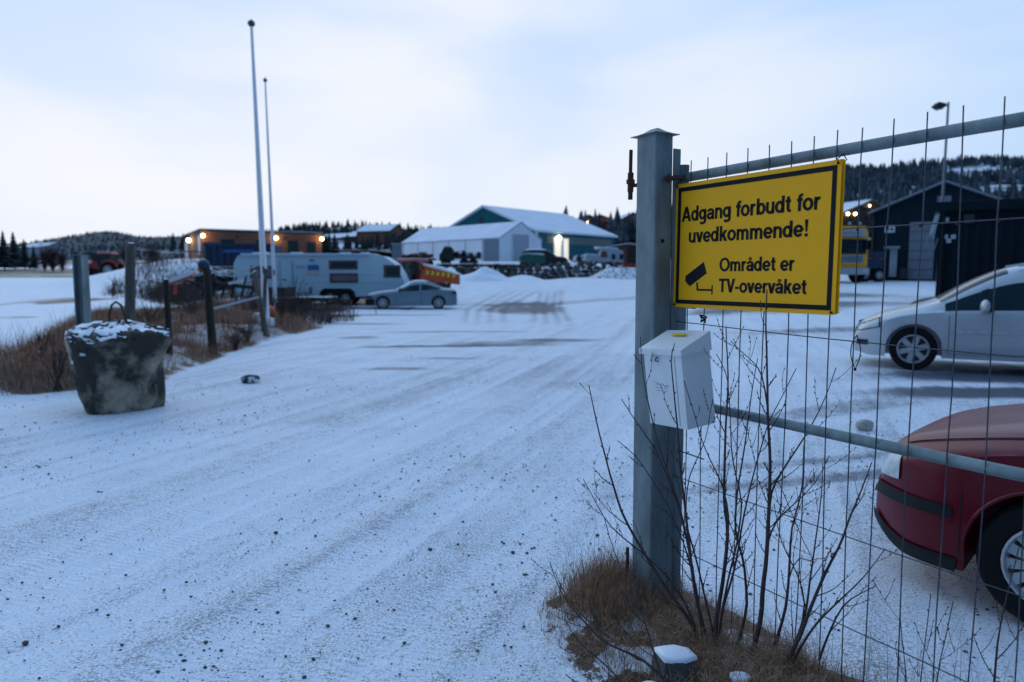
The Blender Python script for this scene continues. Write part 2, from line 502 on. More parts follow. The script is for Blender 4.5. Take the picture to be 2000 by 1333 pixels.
# ------------------------------------------------------------------ ground: one sheet out to the horizon
def make_ground():
    a_front = np.radians(np.arange(-42, 42.01, 0.2))
    a_back = np.radians(np.concatenate([np.arange(44, 315, 4.0)]))
    ang = np.concatenate([a_front, a_back])
    na = len(ang)
    rad = np.concatenate([[0.25], np.geomspace(0.5, 1.8, 12), np.geomspace(1.85, 120, 700), np.geomspace(123, 4500, 90)])
    nr = len(rad)
    A, R = np.meshgrid(ang, rad)
    X = (R * np.sin(A)).ravel()
    Y = (R * np.cos(A)).ravel()
    Z = Hn(X, Y)
    # wheel tracks: long streaks along the way in (direction 0.34, 0.94), bending slightly
    d = np.array([0.34, 0.94])
    al = X * d[0] + Y * d[1]
    ac = X * d[1] - Y * d[0]
    ac = ac + 0.010 * (al - 6) ** 2 * np.exp(-np.abs(al) / 25)
    bank = poly_in(X, Y, BANK)
    isle = poly_in(X, Y, ISLE)
    road = (1 - S(-0.3, 0.3, bank)) * (1 - S(-0.05, 0.1, isle)) * S(-11, -6, X + 0.0 * Y)
    near = np.exp(-np.maximum(R.ravel() - 8, 0) / 22)
    st1 = fbm(ac * 2.6, al * 0.09, 5, 3)
    st2 = fbm(ac * 9.0, al * 0.25, 9, 2)
    Z = Z + road * near * (0.030 * (st1 - 0.5) + 0.016 * (st2 - 0.5))
    Z = Z + 0.02 * (fbm(X * 0.5, Y * 0.5, 21, 3) - 0.5) * (1 - isle.clip(0, 1))
    wear = road * (0.16 * S(0.40, 0.85, st1) + 0.18 * S(0.30, 0.90, st2)) * (0.4 + 0.6 * near)
    wear = wear + 0.16 * road * S(0.35, 0.7, fbm(X * 0.35, Y * 0.35, 2, 3)) * near
    # patches darkened to gravel colour, some under the parked cars: (photo px, py, distance handled by the flat yard), half sizes in m, strength

    def blob(cx, cy, rx, ry, rot, s, sharp=0.6):
        c_, s_ = math.cos(rot), math.sin(rot)
        u = ((X - cx) * c_ + (Y - cy) * s_) / rx
        v = (-(X - cx) * s_ + (Y - cy) * c_) / ry
        q = np.sqrt(u * u + v * v) + 0.5 * (fbm(X * 1.1, Y * 0.8, 31, 3) - 0.5)
        return s * (1 - S(1 - sharp, 1.05, q))

    for b in [(-1.7, 16.6, 2.1, 0.30, 0.11, 1.0), (-0.1, 17.2, 1.9, 0.9, 0.1, 0.42), (1.0, 18.2, 1.5, 0.55, 0.0, 0.55),
              (-5.0, 24.5, 1.6, 0.35, 0.0, 0.70), (-1.6, 21.0, 2.6, 0.32, 0.08, 0.50), (-4.2, 19.0, 0.8, 0.5, 0.4, 0.45),
              (-6.5, 30.0, 4.8, 0.8, 0.03, 0.55), (-2.0, 12.6, 0.75, 0.30, 0, 0.45), (-1.2, 14.2, 0.7, 0.25, 0, 0.35),
              (10.5, 27.0, 5.5, 3.6, 0.1, 0.70), (14.5, 34.0, 5.0, 3.0, 0.0, 0.60), (9.4, 18.5, 4.5, 1.0, 0.2, 0.40),
              (7.3, 10.1, 3.2, 0.95, 0.0, 0.95), (6.6, 8.7, 2.6, 0.55, -0.1, 0.85), (3.9, 8.2, 2.5, 0.35, 0.25, 0.30),
              (3.6, 3.1, 1.6, 0.95, -0.55, 0.62), (2.8, 5.7, 2.4, 0.16, 0.25, 0.35), (3.3, 6.3, 2.6, 0.14, 0.2, 0.30),
              (-10.8, 35.5, 5.5, 1.7, 0.0, 0.95), (-7.6, 35.4, 2.6, 1.1, 0.0, 0.9)]:
        wear = wear + blob(*b)
    # two lanes scraped by turning tyres in the middle of the yard
    lane = np.zeros_like(X)
    for off in (-0.75, -0.35, 0.05, 0.50):
        px_ = -0.75 + off * (1 + .03 * (Y - 22)) - 0.03 * (Y - 22) + 0.045 * np.clip(Y - 35, 0, 30) ** 1.6
        lane = np.maximum(lane, np.exp(-((X - px_) / 0.15) ** 2) * S(20.5, 32, Y) * (1 - S(45, 49, Y)))
    for off in (-0.7, -0.25, 0.2, 0.6):
        px_ = 1.15 + off + 0.055 * (Y - 22) + .10 * np.sin(Y * .3)
        lane = np.maximum(lane, np.exp(-((X - px_) / 0.17) ** 2) * S(19.5, 31, Y) * (1 - S(45, 48, Y)))
    lane = lane * (0.6 + 0.8 * fbm(X * 1.7, Y * 0.6, 91, 3))
    wear = wear + 0.34 * lane
    wear = wear + blob(0.6, 36.5, 2.4, 6.5, 0.0, 0.95, 0.5) * (0.55 + 0.9 * (fbm(X * 2.5, Y * 0.5, 77, 2) - 0.3))
    wear = wear + 0.30 * blob(3.5, 40, 9, 1.2, 0.1, 1)
    # ground under the grass: earth with a dusting of snow
    grassy = np.maximum(S(-0.15, 0.25, bank) * (0.50 + 0.75 * S(0.38, 0.62, fbm(X * 1.3, Y * 1.3, 8, 3))), S(-0.06, 0.10, isle) * (0.10 + 0.95 * S(0.40, 0.62, fbm(X * 7, Y * 7, 8, 3)) + 0.35 * S(0.0, 0.5, (X - 0.45) * 0.86 + (3.3 - Y) * 0.0)))
    rough_l = S(-13, -16, X) * 0 + (X < -5) * S(25, 31, Y) * (1 - S(68, 74, Y)) * S(-31, -22, X) * S(0.42, 0.56, fbm(X * 0.45, Y * 0.25, 6, 4)) * 0.9
    grassy = np.clip(np.maximum(grassy, rough_l), 0, 1)
    green = (X < -22) * S(80, 84, Y) * (1 - S(108, 114, Y)) * 0.95
    far = S(110, 150, R.ravel()) * S(0.5, 0.62, fbm(X * 0.012, Y * 0.02, 41, 4)) * 0.75
    grassy = np.maximum(grassy, far)
    me = bpy.data.meshes.new('ground')
    nv = nr * na
    me.vertices.add(nv + 1)
    co = np.empty((nv + 1, 3))
    co[:nv, 0], co[:nv, 1], co[:nv, 2] = X, Y, Z
    co[nv] = (0, 0, 0)
    me.vertices.foreach_set('co', co.ravel())
    i, k = np.meshgrid(np.arange(nr - 1), np.arange(na), indexing='ij')
    k2 = (k + 1) % na
    q = np.stack([i * na + k, (i + 1) * na + k, (i + 1) * na + k2, i * na + k2], -1).reshape(-1, 4)[:, ::-1]
    nq = len(q)
    tri = np.stack([np.full(na, nv), np.arange(na), (np.arange(na) + 1) % na], -1)[:, ::-1]
    loops = np.concatenate([q.ravel(), tri.ravel()]).astype(np.int32)
    me.loops.add(len(loops))
    me.loops.foreach_set('vertex_index', loops)
    me.polygons.add(nq + na)
    me.polygons.foreach_set('loop_start', np.concatenate([np.arange(nq) * 4, nq * 4 + np.arange(na) * 3]).astype(np.int32))
    me.update(calc_edges=True)
    me.validate()
    for nm, arr in (('wear', wear), ('grassy', grassy), ('green', green)):
        at_ = me.attributes.new(nm, 'FLOAT', 'POINT')
        at_.data.foreach_set('value', np.append(np.clip(arr, 0, 1.2), 0).astype(np.float32))
    me.shade_smooth()
    o = bpy.data.objects.new('ground', me)
    COL.objects.link(o)
    tag(o, kind='structure')
    # material
    m = bpy.data.materials.new('snowy_gravel')
    m.use_nodes = True
    nt = m.node_tree
    N, L = nt.nodes, nt.links
    b = N['Principled BSDF']

    def noise(scale, detail=3, rough=0.55, vec=None, out=0):
        n = N.new('ShaderNodeTexNoise')
        n.inputs['Scale'].default_value = scale
        n.inputs['Detail'].default_value = detail
        n.inputs['Roughness'].default_value = rough
        L.new(vec or t.outputs['Object'], n.inputs['Vector'])
        return n.outputs[out]

    def mth(op, a, b_=None, clamp=False):
        n = N.new('ShaderNodeMath')
        n.operation = op
        n.use_clamp = clamp
        for j, v in enumerate((a, b_)):
            if v is None:
                continue
            if isinstance(v, (int, float)):
                n.inputs[j].default_value = v
            else:
                L.new(v, n.inputs[j])
        return n.outputs[0]

    def smooth(v, lo, hi):
        n = N.new('ShaderNodeMapRange')
        n.interpolation_type = 'SMOOTHSTEP'
        n.inputs['From Min'].default_value = lo
        n.inputs['From Max'].default_value = hi
        L.new(v, n.inputs['Value'])
        return n.outputs[0]

    def mix(f, a, b_):
        n = N.new('ShaderNodeMix')
        n.data_type = 'RGBA'
        for sock, v in ((0, f), (6, a), (7, b_)):
            if isinstance(v, tuple):
                n.inputs[sock].default_value = (*v, 1)
            elif isinstance(v, (int, float)):
                n.inputs[sock].default_value = v
            else:
                L.new(v, n.inputs[sock])
        return n.outputs[2]

    def attr(nm):
        n = N.new('ShaderNodeAttribute')
        n.attribute_name = nm
        return n.outputs['Fac']
    t = N.new('ShaderNodeTexCoord')
    wear_, grassy_, green_ = attr('wear'), attr('grassy'), attr('green')
    fine = noise(75, 4, 0.65)
    finer = noise(260, 2, 0.5)
    mid = noise(9, 4, 0.6)
    big = noise(1.1, 3)
    # how much gravel shows: fine speckle + patches + wear
    e = mth('ADD', mth('MULTIPLY', fine, 0.62), mth('MULTIPLY', finer, 0.34))
    e = mth('ADD', e, mth('MULTIPLY', mid, 0.22))
    e = mth('ADD', e, mth('MULTIPLY', big, 0.10))
    e = mth('ADD', e, mth('MULTIPLY', wear_, 0.24))
    grav = smooth(e, 0.645, 0.80)
    grav = mth('MULTIPLY', grav, mth('ADD', 0.72, mth('MULTIPLY', wear_, 0.3)), True)
    gcol = mix(smooth(noise(120, 2), 0.35, 0.7), (0.042, 0.048, 0.064), (0.12, 0.135, 0.175))
    scol = mix(smooth(mid, 0.3, 0.7), (0.66, 0.72, 0.80), (0.80, 0.84, 0.89))
    road_col = mix(grav, scol, gcol)
    broad = smooth(wear_, 0.42, 1.05)
    road_col = mix(mth('MULTIPLY', broad, 0.68), road_col, gcol)
    ecol = mix(smooth(noise(70, 5, 0.7), 0.38, 0.62), (0.022, 0.014, 0.010), (0.17, 0.105, 0.065))
    gm = smooth(mth('ADD', mth('MULTIPLY', grassy_, 0.55), mth('MULTIPLY', noise(38, 6, 0.75), 1.0)), 0.70, 0.82)
    col = mix(gm, road_col, ecol)
    gr = mix(smooth(noise(0.9, 4), 0.4, 0.7), (0.045, 0.075, 0.025), (0.10, 0.13, 0.06))
    col = mix(mth('MULTIPLY', green_, smooth(noise(0.5, 3), 0.25, 0.5)), col, gr)
    L.new(col, b.inputs['Base Color'])
    b.inputs['Roughness'].default_value = 0.6
    b.inputs['Specular IOR Level'].default_value = 0.25
    h = mth('ADD', mth('MULTIPLY', fine, 0.6), mth('MULTIPLY', mid, 0.9))
    h = mth('ADD', h, mth('MULTIPLY', finer, 0.3))
    # tyre tread pressed into the snow along the wheel tracks
    tm = N.new('ShaderNodeMapping')
    tm.inputs['Rotation'].default_value = (0, 0, math.radians(20))
    L.new(t.outputs['Object'], tm.inputs[0])
    wv = N.new('ShaderNodeTexWave')
    wv.wave_type = 'BANDS'
    wv.bands_direction = 'Y'
    wv.inputs['Scale'].default_value = 7.0
    wv.inputs['Distortion'].default_value = 3.5
    wv.inputs['Detail'].default_value = 3
    wv.inputs['Detail Scale'].default_value = 3.0
    L.new(tm.outputs[0], wv.inputs['Vector'])
    tm2 = N.new('ShaderNodeMapping')
    tm2.inputs['Scale'].default_value = (2.4, 0.10, 1)
    L.new(tm.outputs[0], tm2.inputs[0])
    trk = smooth(noise(1.6, 2, 0.5, vec=tm2.outputs[0]), 0.52, 0.60)
    h = mth('ADD', h, mth('MULTIPLY', mth('MULTIPLY', wv.outputs['Fac'], trk), 0.55))
    bp = N.new('ShaderNodeBump')
    bp.inputs['Strength'].default_value = 0.65
    bp.inputs['Distance'].default_value = 0.012
    L.new(h, bp.inputs['Height'])
    L.new(bp.outputs[0], b.inputs['Normal'])
    me.materials.append(m)
    return o


make_ground()


# ------------------------------------------------------------------ hills with woods
def conifer(vs, fs, x, y, z, h, r, tiers=3, n=6, rnd=random):
    """Low spruce of stacked ragged cones, appended to vs / fs."""
    for t in range(tiers):
        z0 = z + h * (0.08 + 0.27 * t)
        z1 = z + h * (0.48 + 0.52 * (t + 1) / tiers) if t < tiers - 1 else z + h
        rr = r * (1 - 0.28 * t)
        b = len(vs)
        a0 = rnd.uniform(0, 6)
        for k in range(n):
            a = a0 + 2 * math.pi * k / n
            q = rr * rnd.uniform(0.65, 1.15)
            vs.append((x + q * math.cos(a), y + q * math.sin(a), z0 + rnd.uniform(-.04, .04) * h))
        vs.append((x, y, z1))
        for k in range(n):
            fs.append((b + k, b + (k + 1) % n, b + n))


def hill(name, prof, d_ridge, d_front, z_front, matl, x_pad=0.0, rough=3.0, seed=0):
    """Ridge silhouette given as photo pixels, built as land at distance d_ridge sloping down to d_front."""
    pts = [at(px, py, d_ridge) for px, py in prof]
    xs = np.array([p.x for p in pts])
    zs = np.array([p.z for p in pts])
    nx, ny = 150, 40
    X = np.linspace(xs[0], xs[-1], nx)
    zr = np.interp(X, xs, zs)
    vs, fs = [], []
    for j in range(ny):
        t = j / (ny - 1)                      # 0 front .. 0.75 ridge .. 1 back
        if t <= 0.75:
            u = t / 0.75
            yy = d_front + (d_ridge - d_front) * u
            zz = z_front + (zr - z_front) * (u ** 1.15)
        else:
            u = (t - 0.75) / 0.25
            yy = d_ridge * (1 + 0.25 * u)
            zz = zr - (zr - z_front) * u ** 1.5
        sc = yy / d_ridge
        nn = (fbm(X * 0.02 + seed, np.full(nx, yy) * 0.02, seed, 4) - 0.5) * rough * 2
        for i in range(nx):
            vs.append((X[i] * (0.4 + 0.6 * sc), yy, float(zz[i] + nn[i] * (1 if t < 0.74 else 0.2))))
    for j in range(ny - 1):
        for i in range(nx - 1):
            a = j * nx + i
            fs.append((a, a + 1, a + nx + 1, a + nx))
    o = MB().add(vs, fs).build(name, matl, smooth=True, angle=180)
    tag(o, kind='structure')
    return o, vs, nx, ny


_dg = fbm(*np.meshgrid(np.arange(0, 64, .1), np.arange(0, 64, .1), indexing='ij'), 12, 3)


def DENS(u, v):
    return float(_dg[int(u * 10) % 640, int(v * 10) % 640])


def wood(name, hv, n, hmin, hmax, matl, label_unused=None, seed=1, clear=0.45, tmax=0.76, fx=(0, 1), tiers=3):
    _, vsurf, nx, ny = hv
    r = random.Random(seed)
    vs, fs = [], []
    c = 0
    tries = 0
    while c < n and tries < n * 6:
        tries += 1
        u = r.uniform(*fx) * (nx - 1.001)
        v = r.uniform(0.02, tmax) * (ny - 1.001)
        i, j = int(u), int(v)
        a, b_ = Vector(vsurf[j * nx + i]), Vector(vsurf[(j + 1) * nx + i + 1])
        p = a.lerp(b_, 0.5) + Vector((r.uniform(-.5, .5) * (b_.x - a.x), r.uniform(-.5, .5) * (b_.y - a.y), 0))
        p.z = a.z + (b_.z - a.z) * 0.5 - 0.5
        if DENS(p.x * 0.012 + seed, p.y * 0.012 + p.z * .02) < clear and v < 0.66 * ny:
            continue
        h = r.uniform(hmin, hmax)
        conifer(vs, fs, p.x, p.y, p.z, h, h * r.uniform(0.17, 0.34), tiers=tiers, n=5, rnd=r)
        c += 1
    o = MB().add(vs, fs).build(name, matl)
    tag(o, kind='stuff')
    return o


R_HILL = [(1050, 500), (1200, 452), (1350, 400), (1500, 360), (1650, 336), (1700, 333), (1760, 330), (1840, 322), (1900, 317), (1960, 320), (2000, 322), (2120, 315), (2350, 330), (2600, 360)]
hr = hill('hill_right', R_HILL, 900, 230, 14, M['hillsnow'], rough=4, seed=4)
wood('spruce_wood', hr, 9000, 7, 13, M['needle3'], seed=3, clear=0.42, fx=(0.0, 0.96))
L_HILL = [(-400, 500), (-200, 488), (0, 486), (60, 484), (100, 478), (140, 466), (175, 456), (205, 451), (240, 456), (270, 462), (310, 464), (350, 462), (400, 466), (520, 478), (640, 486)]
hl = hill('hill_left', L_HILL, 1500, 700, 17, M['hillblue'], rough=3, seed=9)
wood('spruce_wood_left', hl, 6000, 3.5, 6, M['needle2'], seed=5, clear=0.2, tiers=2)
M_HILL = [(520, 492), (545, 470), (560, 455), (600, 446), (650, 444), (690, 441), (740, 446), (800, 448), (850, 450), (900, 450), (960, 452), (1040, 452), (1100, 444), (1150, 441), (1200, 444), (1250, 446), (1320, 456), (1450, 474)]
hm = hill('hill_middle', M_HILL, 520, 215, 9, M['hillsnow'], rough=2.0, seed=6)
wood('spruce_wood_middle', hm, 1700, 3.0, 6.5, M['needle'], seed=8, clear=0.47, fx=(0.02, 0.99))


# individual trees at the far left edge of the field
def tree(px, Y, h, label, kind='spruce'):
    p = at(px, 540, Y)
    z = H(p.x, Y)
    t = thing('spruce_tree' if kind == 'spruce' else 'bare_tree', (p.x, Y, z), label, 'tree', group='trees beyond the field on the left')
    r = random.Random(int(px * 7 + Y))
    if kind == 'spruce':
        MB().tube([(0, 0, 0), (0, 0, h * 0.9)], [h * 0.02, h * 0.004], 6).build('trunk', M['bark'], t)
        vs, fs = [], []
        for k in range(11):
            zz = h * (0.08 + 0.085 * k)
            rr = h * 0.32 * (1 - k / 11.5)
            for q in range(9):
                a = 2 * math.pi * q / 9 + r.uniform(-.3, .3)
                R_ = rr * r.uniform(0.7, 1.2)
                b = len(vs)
                d = Vector((math.cos(a), math.sin(a), 0))
                s = Vector((-d.y, d.x, 0)) * R_ * 0.38
                e = d * R_ + Vector((0, 0, zz - h * 0.02))
                vs += [(0, 0, zz + h * 0.11), tuple(e * 1), tuple(d * R_ * .6 + s + Vector((0, 0, zz))), tuple(d * R_ * .6 - s + Vector((0, 0, zz))), (0, 0, zz - h * .01)]
                fs += [(b, b + 2, b + 1), (b, b + 1, b + 3), (b + 4, b + 1, b + 2), (b + 4, b + 3, b + 1)]
        MB().add(vs, fs).build('crown', M['needle'], t)
    else:
        MB().tube([(0, 0, 0), (0.1, 0, h * 0.5)], [h * 0.02, h * 0.012], 6).build('trunk', M['bark'], t)
        mb = MB()
        for k in range(170):
            a = r.uniform(0, 6.28)
            z0 = h * r.uniform(0.02, 0.5)
            p0 = Vector((0.05, 0, z0))
            e = Vector((math.cos(a), math.sin(a), 0)) * h * r.uniform(.1, .34) + Vector((0, 0, z0 + h * r.uniform(.12, .5)))
            m_ = p0.lerp(e, .5) + Vector((r.uniform(-1, 1), r.uniform(-1, 1), r.uniform(-.5, .5))) * h * .05
            mb.tube([p0, m_, e], [h * .008, h * .006, h * .003], 3, False)
        mb.build('crown', M['brush'], t)
    return t


_side = ['leftmost dark spruce at the far edge of the field', 'tall dark spruce second from the left beyond the field', 'dark spruce third from the left beyond the field', 'shorter spruce where the dark trees step down', 'small spruce at the right end of the dark row']
for i, (px, Y, h) in enumerate([(-12, 150, 9.0), (10, 142, 7.6), (30, 155, 7.8), (50, 150, 6.2), (68, 146, 4.8)]):
    tree(px, Y, h, _side[i])
_b = ['bare brown bush left of the first tractor, farthest left', 'bare brown bush beside the small spruce', 'bare brown bush in the middle of the brown row', 'bare brown bush just left of the galvanised post', 'bare thicket behind the tractor and the tall wooden post', 'bare thicket between the tall wooden post and the brown building']
for i, (px, Y, h) in enumerate([(88, 132, 5.5), (104, 130, 6), (122, 134, 5), (190, 138, 5), (250, 128, 6), (300, 126, 6)]):
    tree(px, Y, h, _b[i], 'bare')


# ------------------------------------------------------------------ buildings
def gabled(root, x0, x1, y0, y1, eave, apex, wallm, roofm, over=0.35, thick=0.18, snow=None, endover=0.35):
    """House body with the ridge along local y."""
    xm = (x0 + x1) / 2
    MB().prism([(x0, 0 - 0.6), (x1, -0.6), (x1, eave), (xm, apex), (x0, eave)], lambda u, v, w: (u, y0 + w, v), y1 - y0).build('wall', wallm, root)
    sl = (apex - eave) / (xm - x0)
    for sgn, xe in ((-1, x0), (1, x1)):
        xo = xe + sgn * over
        zo = eave - sl * over
        MB().prism([(xo, zo + 0.01), (xm, apex + 0.01), (xm, apex + thick), (xo, zo + thick)], lambda u, v, w: (u, y0 - endover + w, v), y1 - y0 + 2 * endover).build('roof', roofm, root)
        if snow:
            MB().prism([(xo + sgn * -0.05, zo + thick + .012), (xm, apex + thick + .012), (xm, apex + thick + .11), (xo - sgn * 0.05, zo + thick + .09)], lambda u, v, w: (u, y0 - endover + 0.03 + w, v), y1 - y0 + 2 * endover - .06).build('roof_snow', snow, root)


def warm_lamp(root, loc, r=0.16, power=40, m='lampwarm', col=(1, 0.55, 0.22), arm=(0, 0.14, 0)):
    l = MB().ball(loc, r, n=12, m=8).build('lamp_globe', M[m], root, True)
    MB().tube([loc, Vector(loc) + Vector(arm)], 0.03, 6).build('lamp_bracket', M['dark'], root)
    if power:
        ld = bpy.data.lights.new('lamp_light', 'POINT')
        ld.energy = power
        ld.color = col
        ld.shadow_soft_size = r * 1.05
        lo = bpy.data.objects.new('lamp_light', ld)
        lo.location = Vector(loc) - Vector(arm) * 1.5
        lo.parent = root
        COL.objects.link(lo)
    return l


# teal hall
c = at(1048, 452, 90)
g0 = H(c.x, 90)
ev = c.z - g0
th = thing('industrial_hall', (c.x, 90, g0), 'large teal hall with a snowy pitched roof behind the white tent hall', 'building', rz=math.radians(-41.8))
gabled(th, -18.2, 0, 0, 17.4, ev, ev + 3.5, M['teal'], M['whitetrim'], snow=M['roofsnow'], over=0.3)
MB().box((0.03, 9.2, 3.1), (0.06, 14.5, 0.95)).build('cladding_band', M['tan'], th)
MB().box((0.05, 4.9, 1.7), (0.10, 3.2, 3.4)).build('door_frame', M['whitetrim'], th)
MB().box((0.07, 4.15, 1.65), (0.10, 1.3, 3.3)).build('door', M['litinside'], th)
MB().box((0.07, 5.90, 1.65), (0.10, 0.95, 3.3)).build('door', M['litinside'], th)
warm_lamp(th, (0.32, 4.1, 3.35), 0.30, 25, 'lampwhite', (1, .9, .65), (-0.3, 0, 0))
MB().tube([(0.07, -0.06, 0), (0.07, -0.06, ev - 0.1)], 0.16, 8).build('downpipe', M['whitetrim'], th)
MB().lathe([(0.01, 0), (0.42, 0), (0.42, 0.08), (0.01, 0.08)], (-9.6, -0.09, ev + 1.9), 'Y', 14).build('vent', M['dark'], th)
for k in range(8):
    MB().box((0.012, 1.0 + 2.2 * k, 1.25), (0.03, 0.05, 2.45)).build('cladding_joint', M['blue'], th)

# white tent hall
c = at(976, 466, 75)
g0 = H(c.x, 75)
ev = c.z - g0
tn = thing('tent_hall', (c.x, 75, g0), 'white sheeted tent hall with pitched snowy roof in front of the teal hall', 'tent', rz=math.radians(45))
gabled(tn, 0, 6.4, 0, 17.0, ev, ev + 1.75, M['tent'], M['palegrey'], over=0.08, thick=0.08, snow=M['roofsnow'], endover=0.05)
MB().box((-0.03, 1.25, ev / 2 - .05), (0.06, 2.3, ev)).build('end_panel', M['tentgrey'], tn)
MB().box((3.1, -0.03, 1.45), (2.5, 0.06, 2.9)).build('door', M['palegrey'], tn)
for xx in (1.85, 4.35):
    MB().box((xx, -0.05, 1.45), (0.08, 0.06, 2.9)).build('door_post', M['whitetrim'], tn)
for k in range(6):
    MB().box((-0.02, 2.6 + 2.8 * k, ev / 2), (0.05, 0.09, ev)).build('frame_rib', M['palegrey'], tn)

# brown flat-roofed building with warm lamps
c = at(394, 506, 75)
g0 = H(c.x + 2, 77)
top = at(394, 452, 75).z - g0
bb = thing('brown_building', (c.x, 75, g0), 'low flat-roofed brown building with four glowing wall lamps', 'building', rz=math.radians(31))
MB().box((6.3, 7.0, top / 2 - 0.3), (12.6, 14, top + .6)).build('wall', M['brownwall'], bb)
MB().box((6.3, 7.0, top + 0.09), (13.0, 14.4, 0.20)).build('roof', M['dark'], bb)
MB().box((6.3, 7.0, top + 0.24), (12.8, 14.2, 0.09)).build('roof_snow', M['roofsnow'], bb)
for k in range(7):
    MB().box((6.3, -0.012, 0.28 + 0.36 * k), (12.5, 0.02, 0.035)).build('wall_board_joint', M['wood_dark'], bb)
for wx, ww, z0, z1 in ((2.6, 1.5, 1.0, 2.1), (6.0, 1.1, 1.0, 2.1), (9.4, 1.25, 0.4, 2.15), (11.4, 1.05, 0.6, 2.0)):
    w_ = MB().box((wx, -0.02, (z0 + z1) / 2), (ww, 0.06, z1 - z0)).build('window', M['winglass'], bb)
    fr = MB()
    for sx in (-1, 1):
        fr.box((wx + sx * ww / 2, -0.035, (z0 + z1) / 2), (0.07, 0.08, z1 - z0 + .07))
    for z_ in (z0, z1):
        fr.box((wx, -0.037, z_), (ww + .06, 0.08, 0.07))
    fr.build('window_frame', M['brownwall'], w_)
for x_, z_ in ((0.15, 2.35), (7.55, 2.30), (12.55, 2.35)):
    warm_lamp(bb, (x_, -0.28, z_), 0.19, 34, arm=(0, 0.25, 0))
warm_lamp(bb, (-0.28, 7.5, 2.2), 0.22, 45, arm=(0.25, 0, 0))
MB().box((-0.04, 1.0, 1.45), (0.08, 1.3, 2.0)).build('door', M['whitetrim'], bb)
MB().box((-0.04, 11.6, 1.25), (0.08, 2.3, 1.9)).build('door', M['whitetrim'], bb)
for x_ in (3.6, 8.4):
    MB().ball((x_, -0.12, 2.35), 0.14, n=8, m=6).build('vent', M['dark'], bb)
dk = MB()
MB().box((1.0, -2.2, -0.35), (7.5, 4.0, 0.30), taper=0.97).build('deck', M['brownwall'], bb)
for k in range(9):
    MB().box((-2.4 + .85 * k, -4.1, 0.1), (0.07, 0.07, 0.9)).build('deck_post', M['wood_dark'], bb)
MB().box((1.0, -4.1, 0.58), (7.2, 0.09, 0.09)).build('deck_rail', M['wood_dark'], bb)

# dark workshop on the right
c0 = at(1703, 418, 50)
c1 = at(1992, 405, 50)
g0 = H(30, 50)
wd = 8.5
dw = thing('workshop_building', (c0.x, 50, g0), 'dark blue gabled workshop with a tall grey door behind the gate', 'building', rz=math.radians(-27))
ev = c0.z - g0
gabled(dw, 0, wd, 0, 22, ev, ev + 1.85, M['darkwall'], M['roofdark'], over=0.25, endover=0.3)


def wallpt(root, px, py):
    """Local (x, z) on the front wall (local y = 0) of a turned building where the photo pixel falls."""
    o, rz_ = root.location, root.rotation_euler.z
    d = at(px, py, 1.0) - Vector((0, 0, CAM_H))
    nx_, ny_ = -math.sin(rz_), math.cos(rz_)
    s_ = (o.x * nx_ + o.y * ny_) / (d.x * nx_ + d.y * ny_)
    p_ = d * s_ + Vector((0, 0, CAM_H)) - o
    return p_.x * math.cos(rz_) + p_.y * math.sin(rz_), p_.z


def on_wall(root, px0, px1, py0, py1, Y, y_off, depth, name, m, gx, gz):
    a, b = wallpt(root, px0, py1), wallpt(root, px1, py0)
    return MB().box(((a[0] + b[0]) / 2, y_off, (a[1] + b[1]) / 2), (abs(b[0] - a[0]), depth, abs(b[1] - a[1]))).build(name, m, root)


d_ = on_wall(dw, 1772, 1827, 433, 546, 50, -0.03, 0.08, 'door', M['greydoor'], c0.x, g0)
a_, b_ = [Vector((q[0], 0, q[1] + g0)) for q in (wallpt(dw, 1772, 546), wallpt(dw, 1827, 433))]
for k in range(1, 6):
    z_ = (a_.z + (b_.z - a_.z) * k / 6) - g0
    MB().box(((a_.x + b_.x) / 2, -0.075, z_), (b_.x - a_.x - .05, 0.012, 0.03)).build('door_panel_joint', M['darkwall'], d_)
d2 = on_wall(dw, 1736, 1753, 486, 541, 50, -0.03, 0.08, 'side_door', M['palegrey'], c0.x, g0)
MB().box((wallpt(dw, 1742, 486)[0], -0.35, wallpt(dw, 1742, 485)[1]), (0.95, 0.7, 0.06), (math.radians(-10), 0, 0)).build('door_canopy', M['palegrey'], dw)
sg = on_wall(dw, 1728, 1748, 441, 455, 50, -0.05, 0.06, 'sign_board', M['whitetrim'], c0.x, g0)
on_wall(dw, 1731, 1736, 445, 451, 50, -0.09, 0.01, 'sign_mark', M['teal'], c0.x, g0)
on_wall(dw, 1739, 1745, 445, 451, 50, -0.09, 0.01, 'sign_mark', M['teal'], c0.x, g0)
MB().box((wd / 2, -0.03, ev + 0.75), (0.8, 0.06, 0.5)).build('gable_vent', M['greydoor'], dw)
on_wall(dw, 1756, 1771, 523, 545, 50, -0.4, 0.8, 'plinth_box', M['dark'], c0.x, g0)
MB().tube([(0.12, -0.1, 0), (0.12, -0.1, ev)], 0.07, 6).build('downpipe', M['dark'], dw)
for sgn in (0, 1):
    x_a, x_b = (0 - .25, wd / 2) if sgn == 0 else (wd / 2, wd + .25)
    z_a, z_b = (ev - .09, ev + 1.85) if sgn == 0 else (ev + 1.85, ev - .09)
    MB().tube([(x_a, -0.36, z_a + .08), (x_b, -0.36, z_b + .08)], 0.08, 6).build('bargeboard', M['greydoor'], dw)

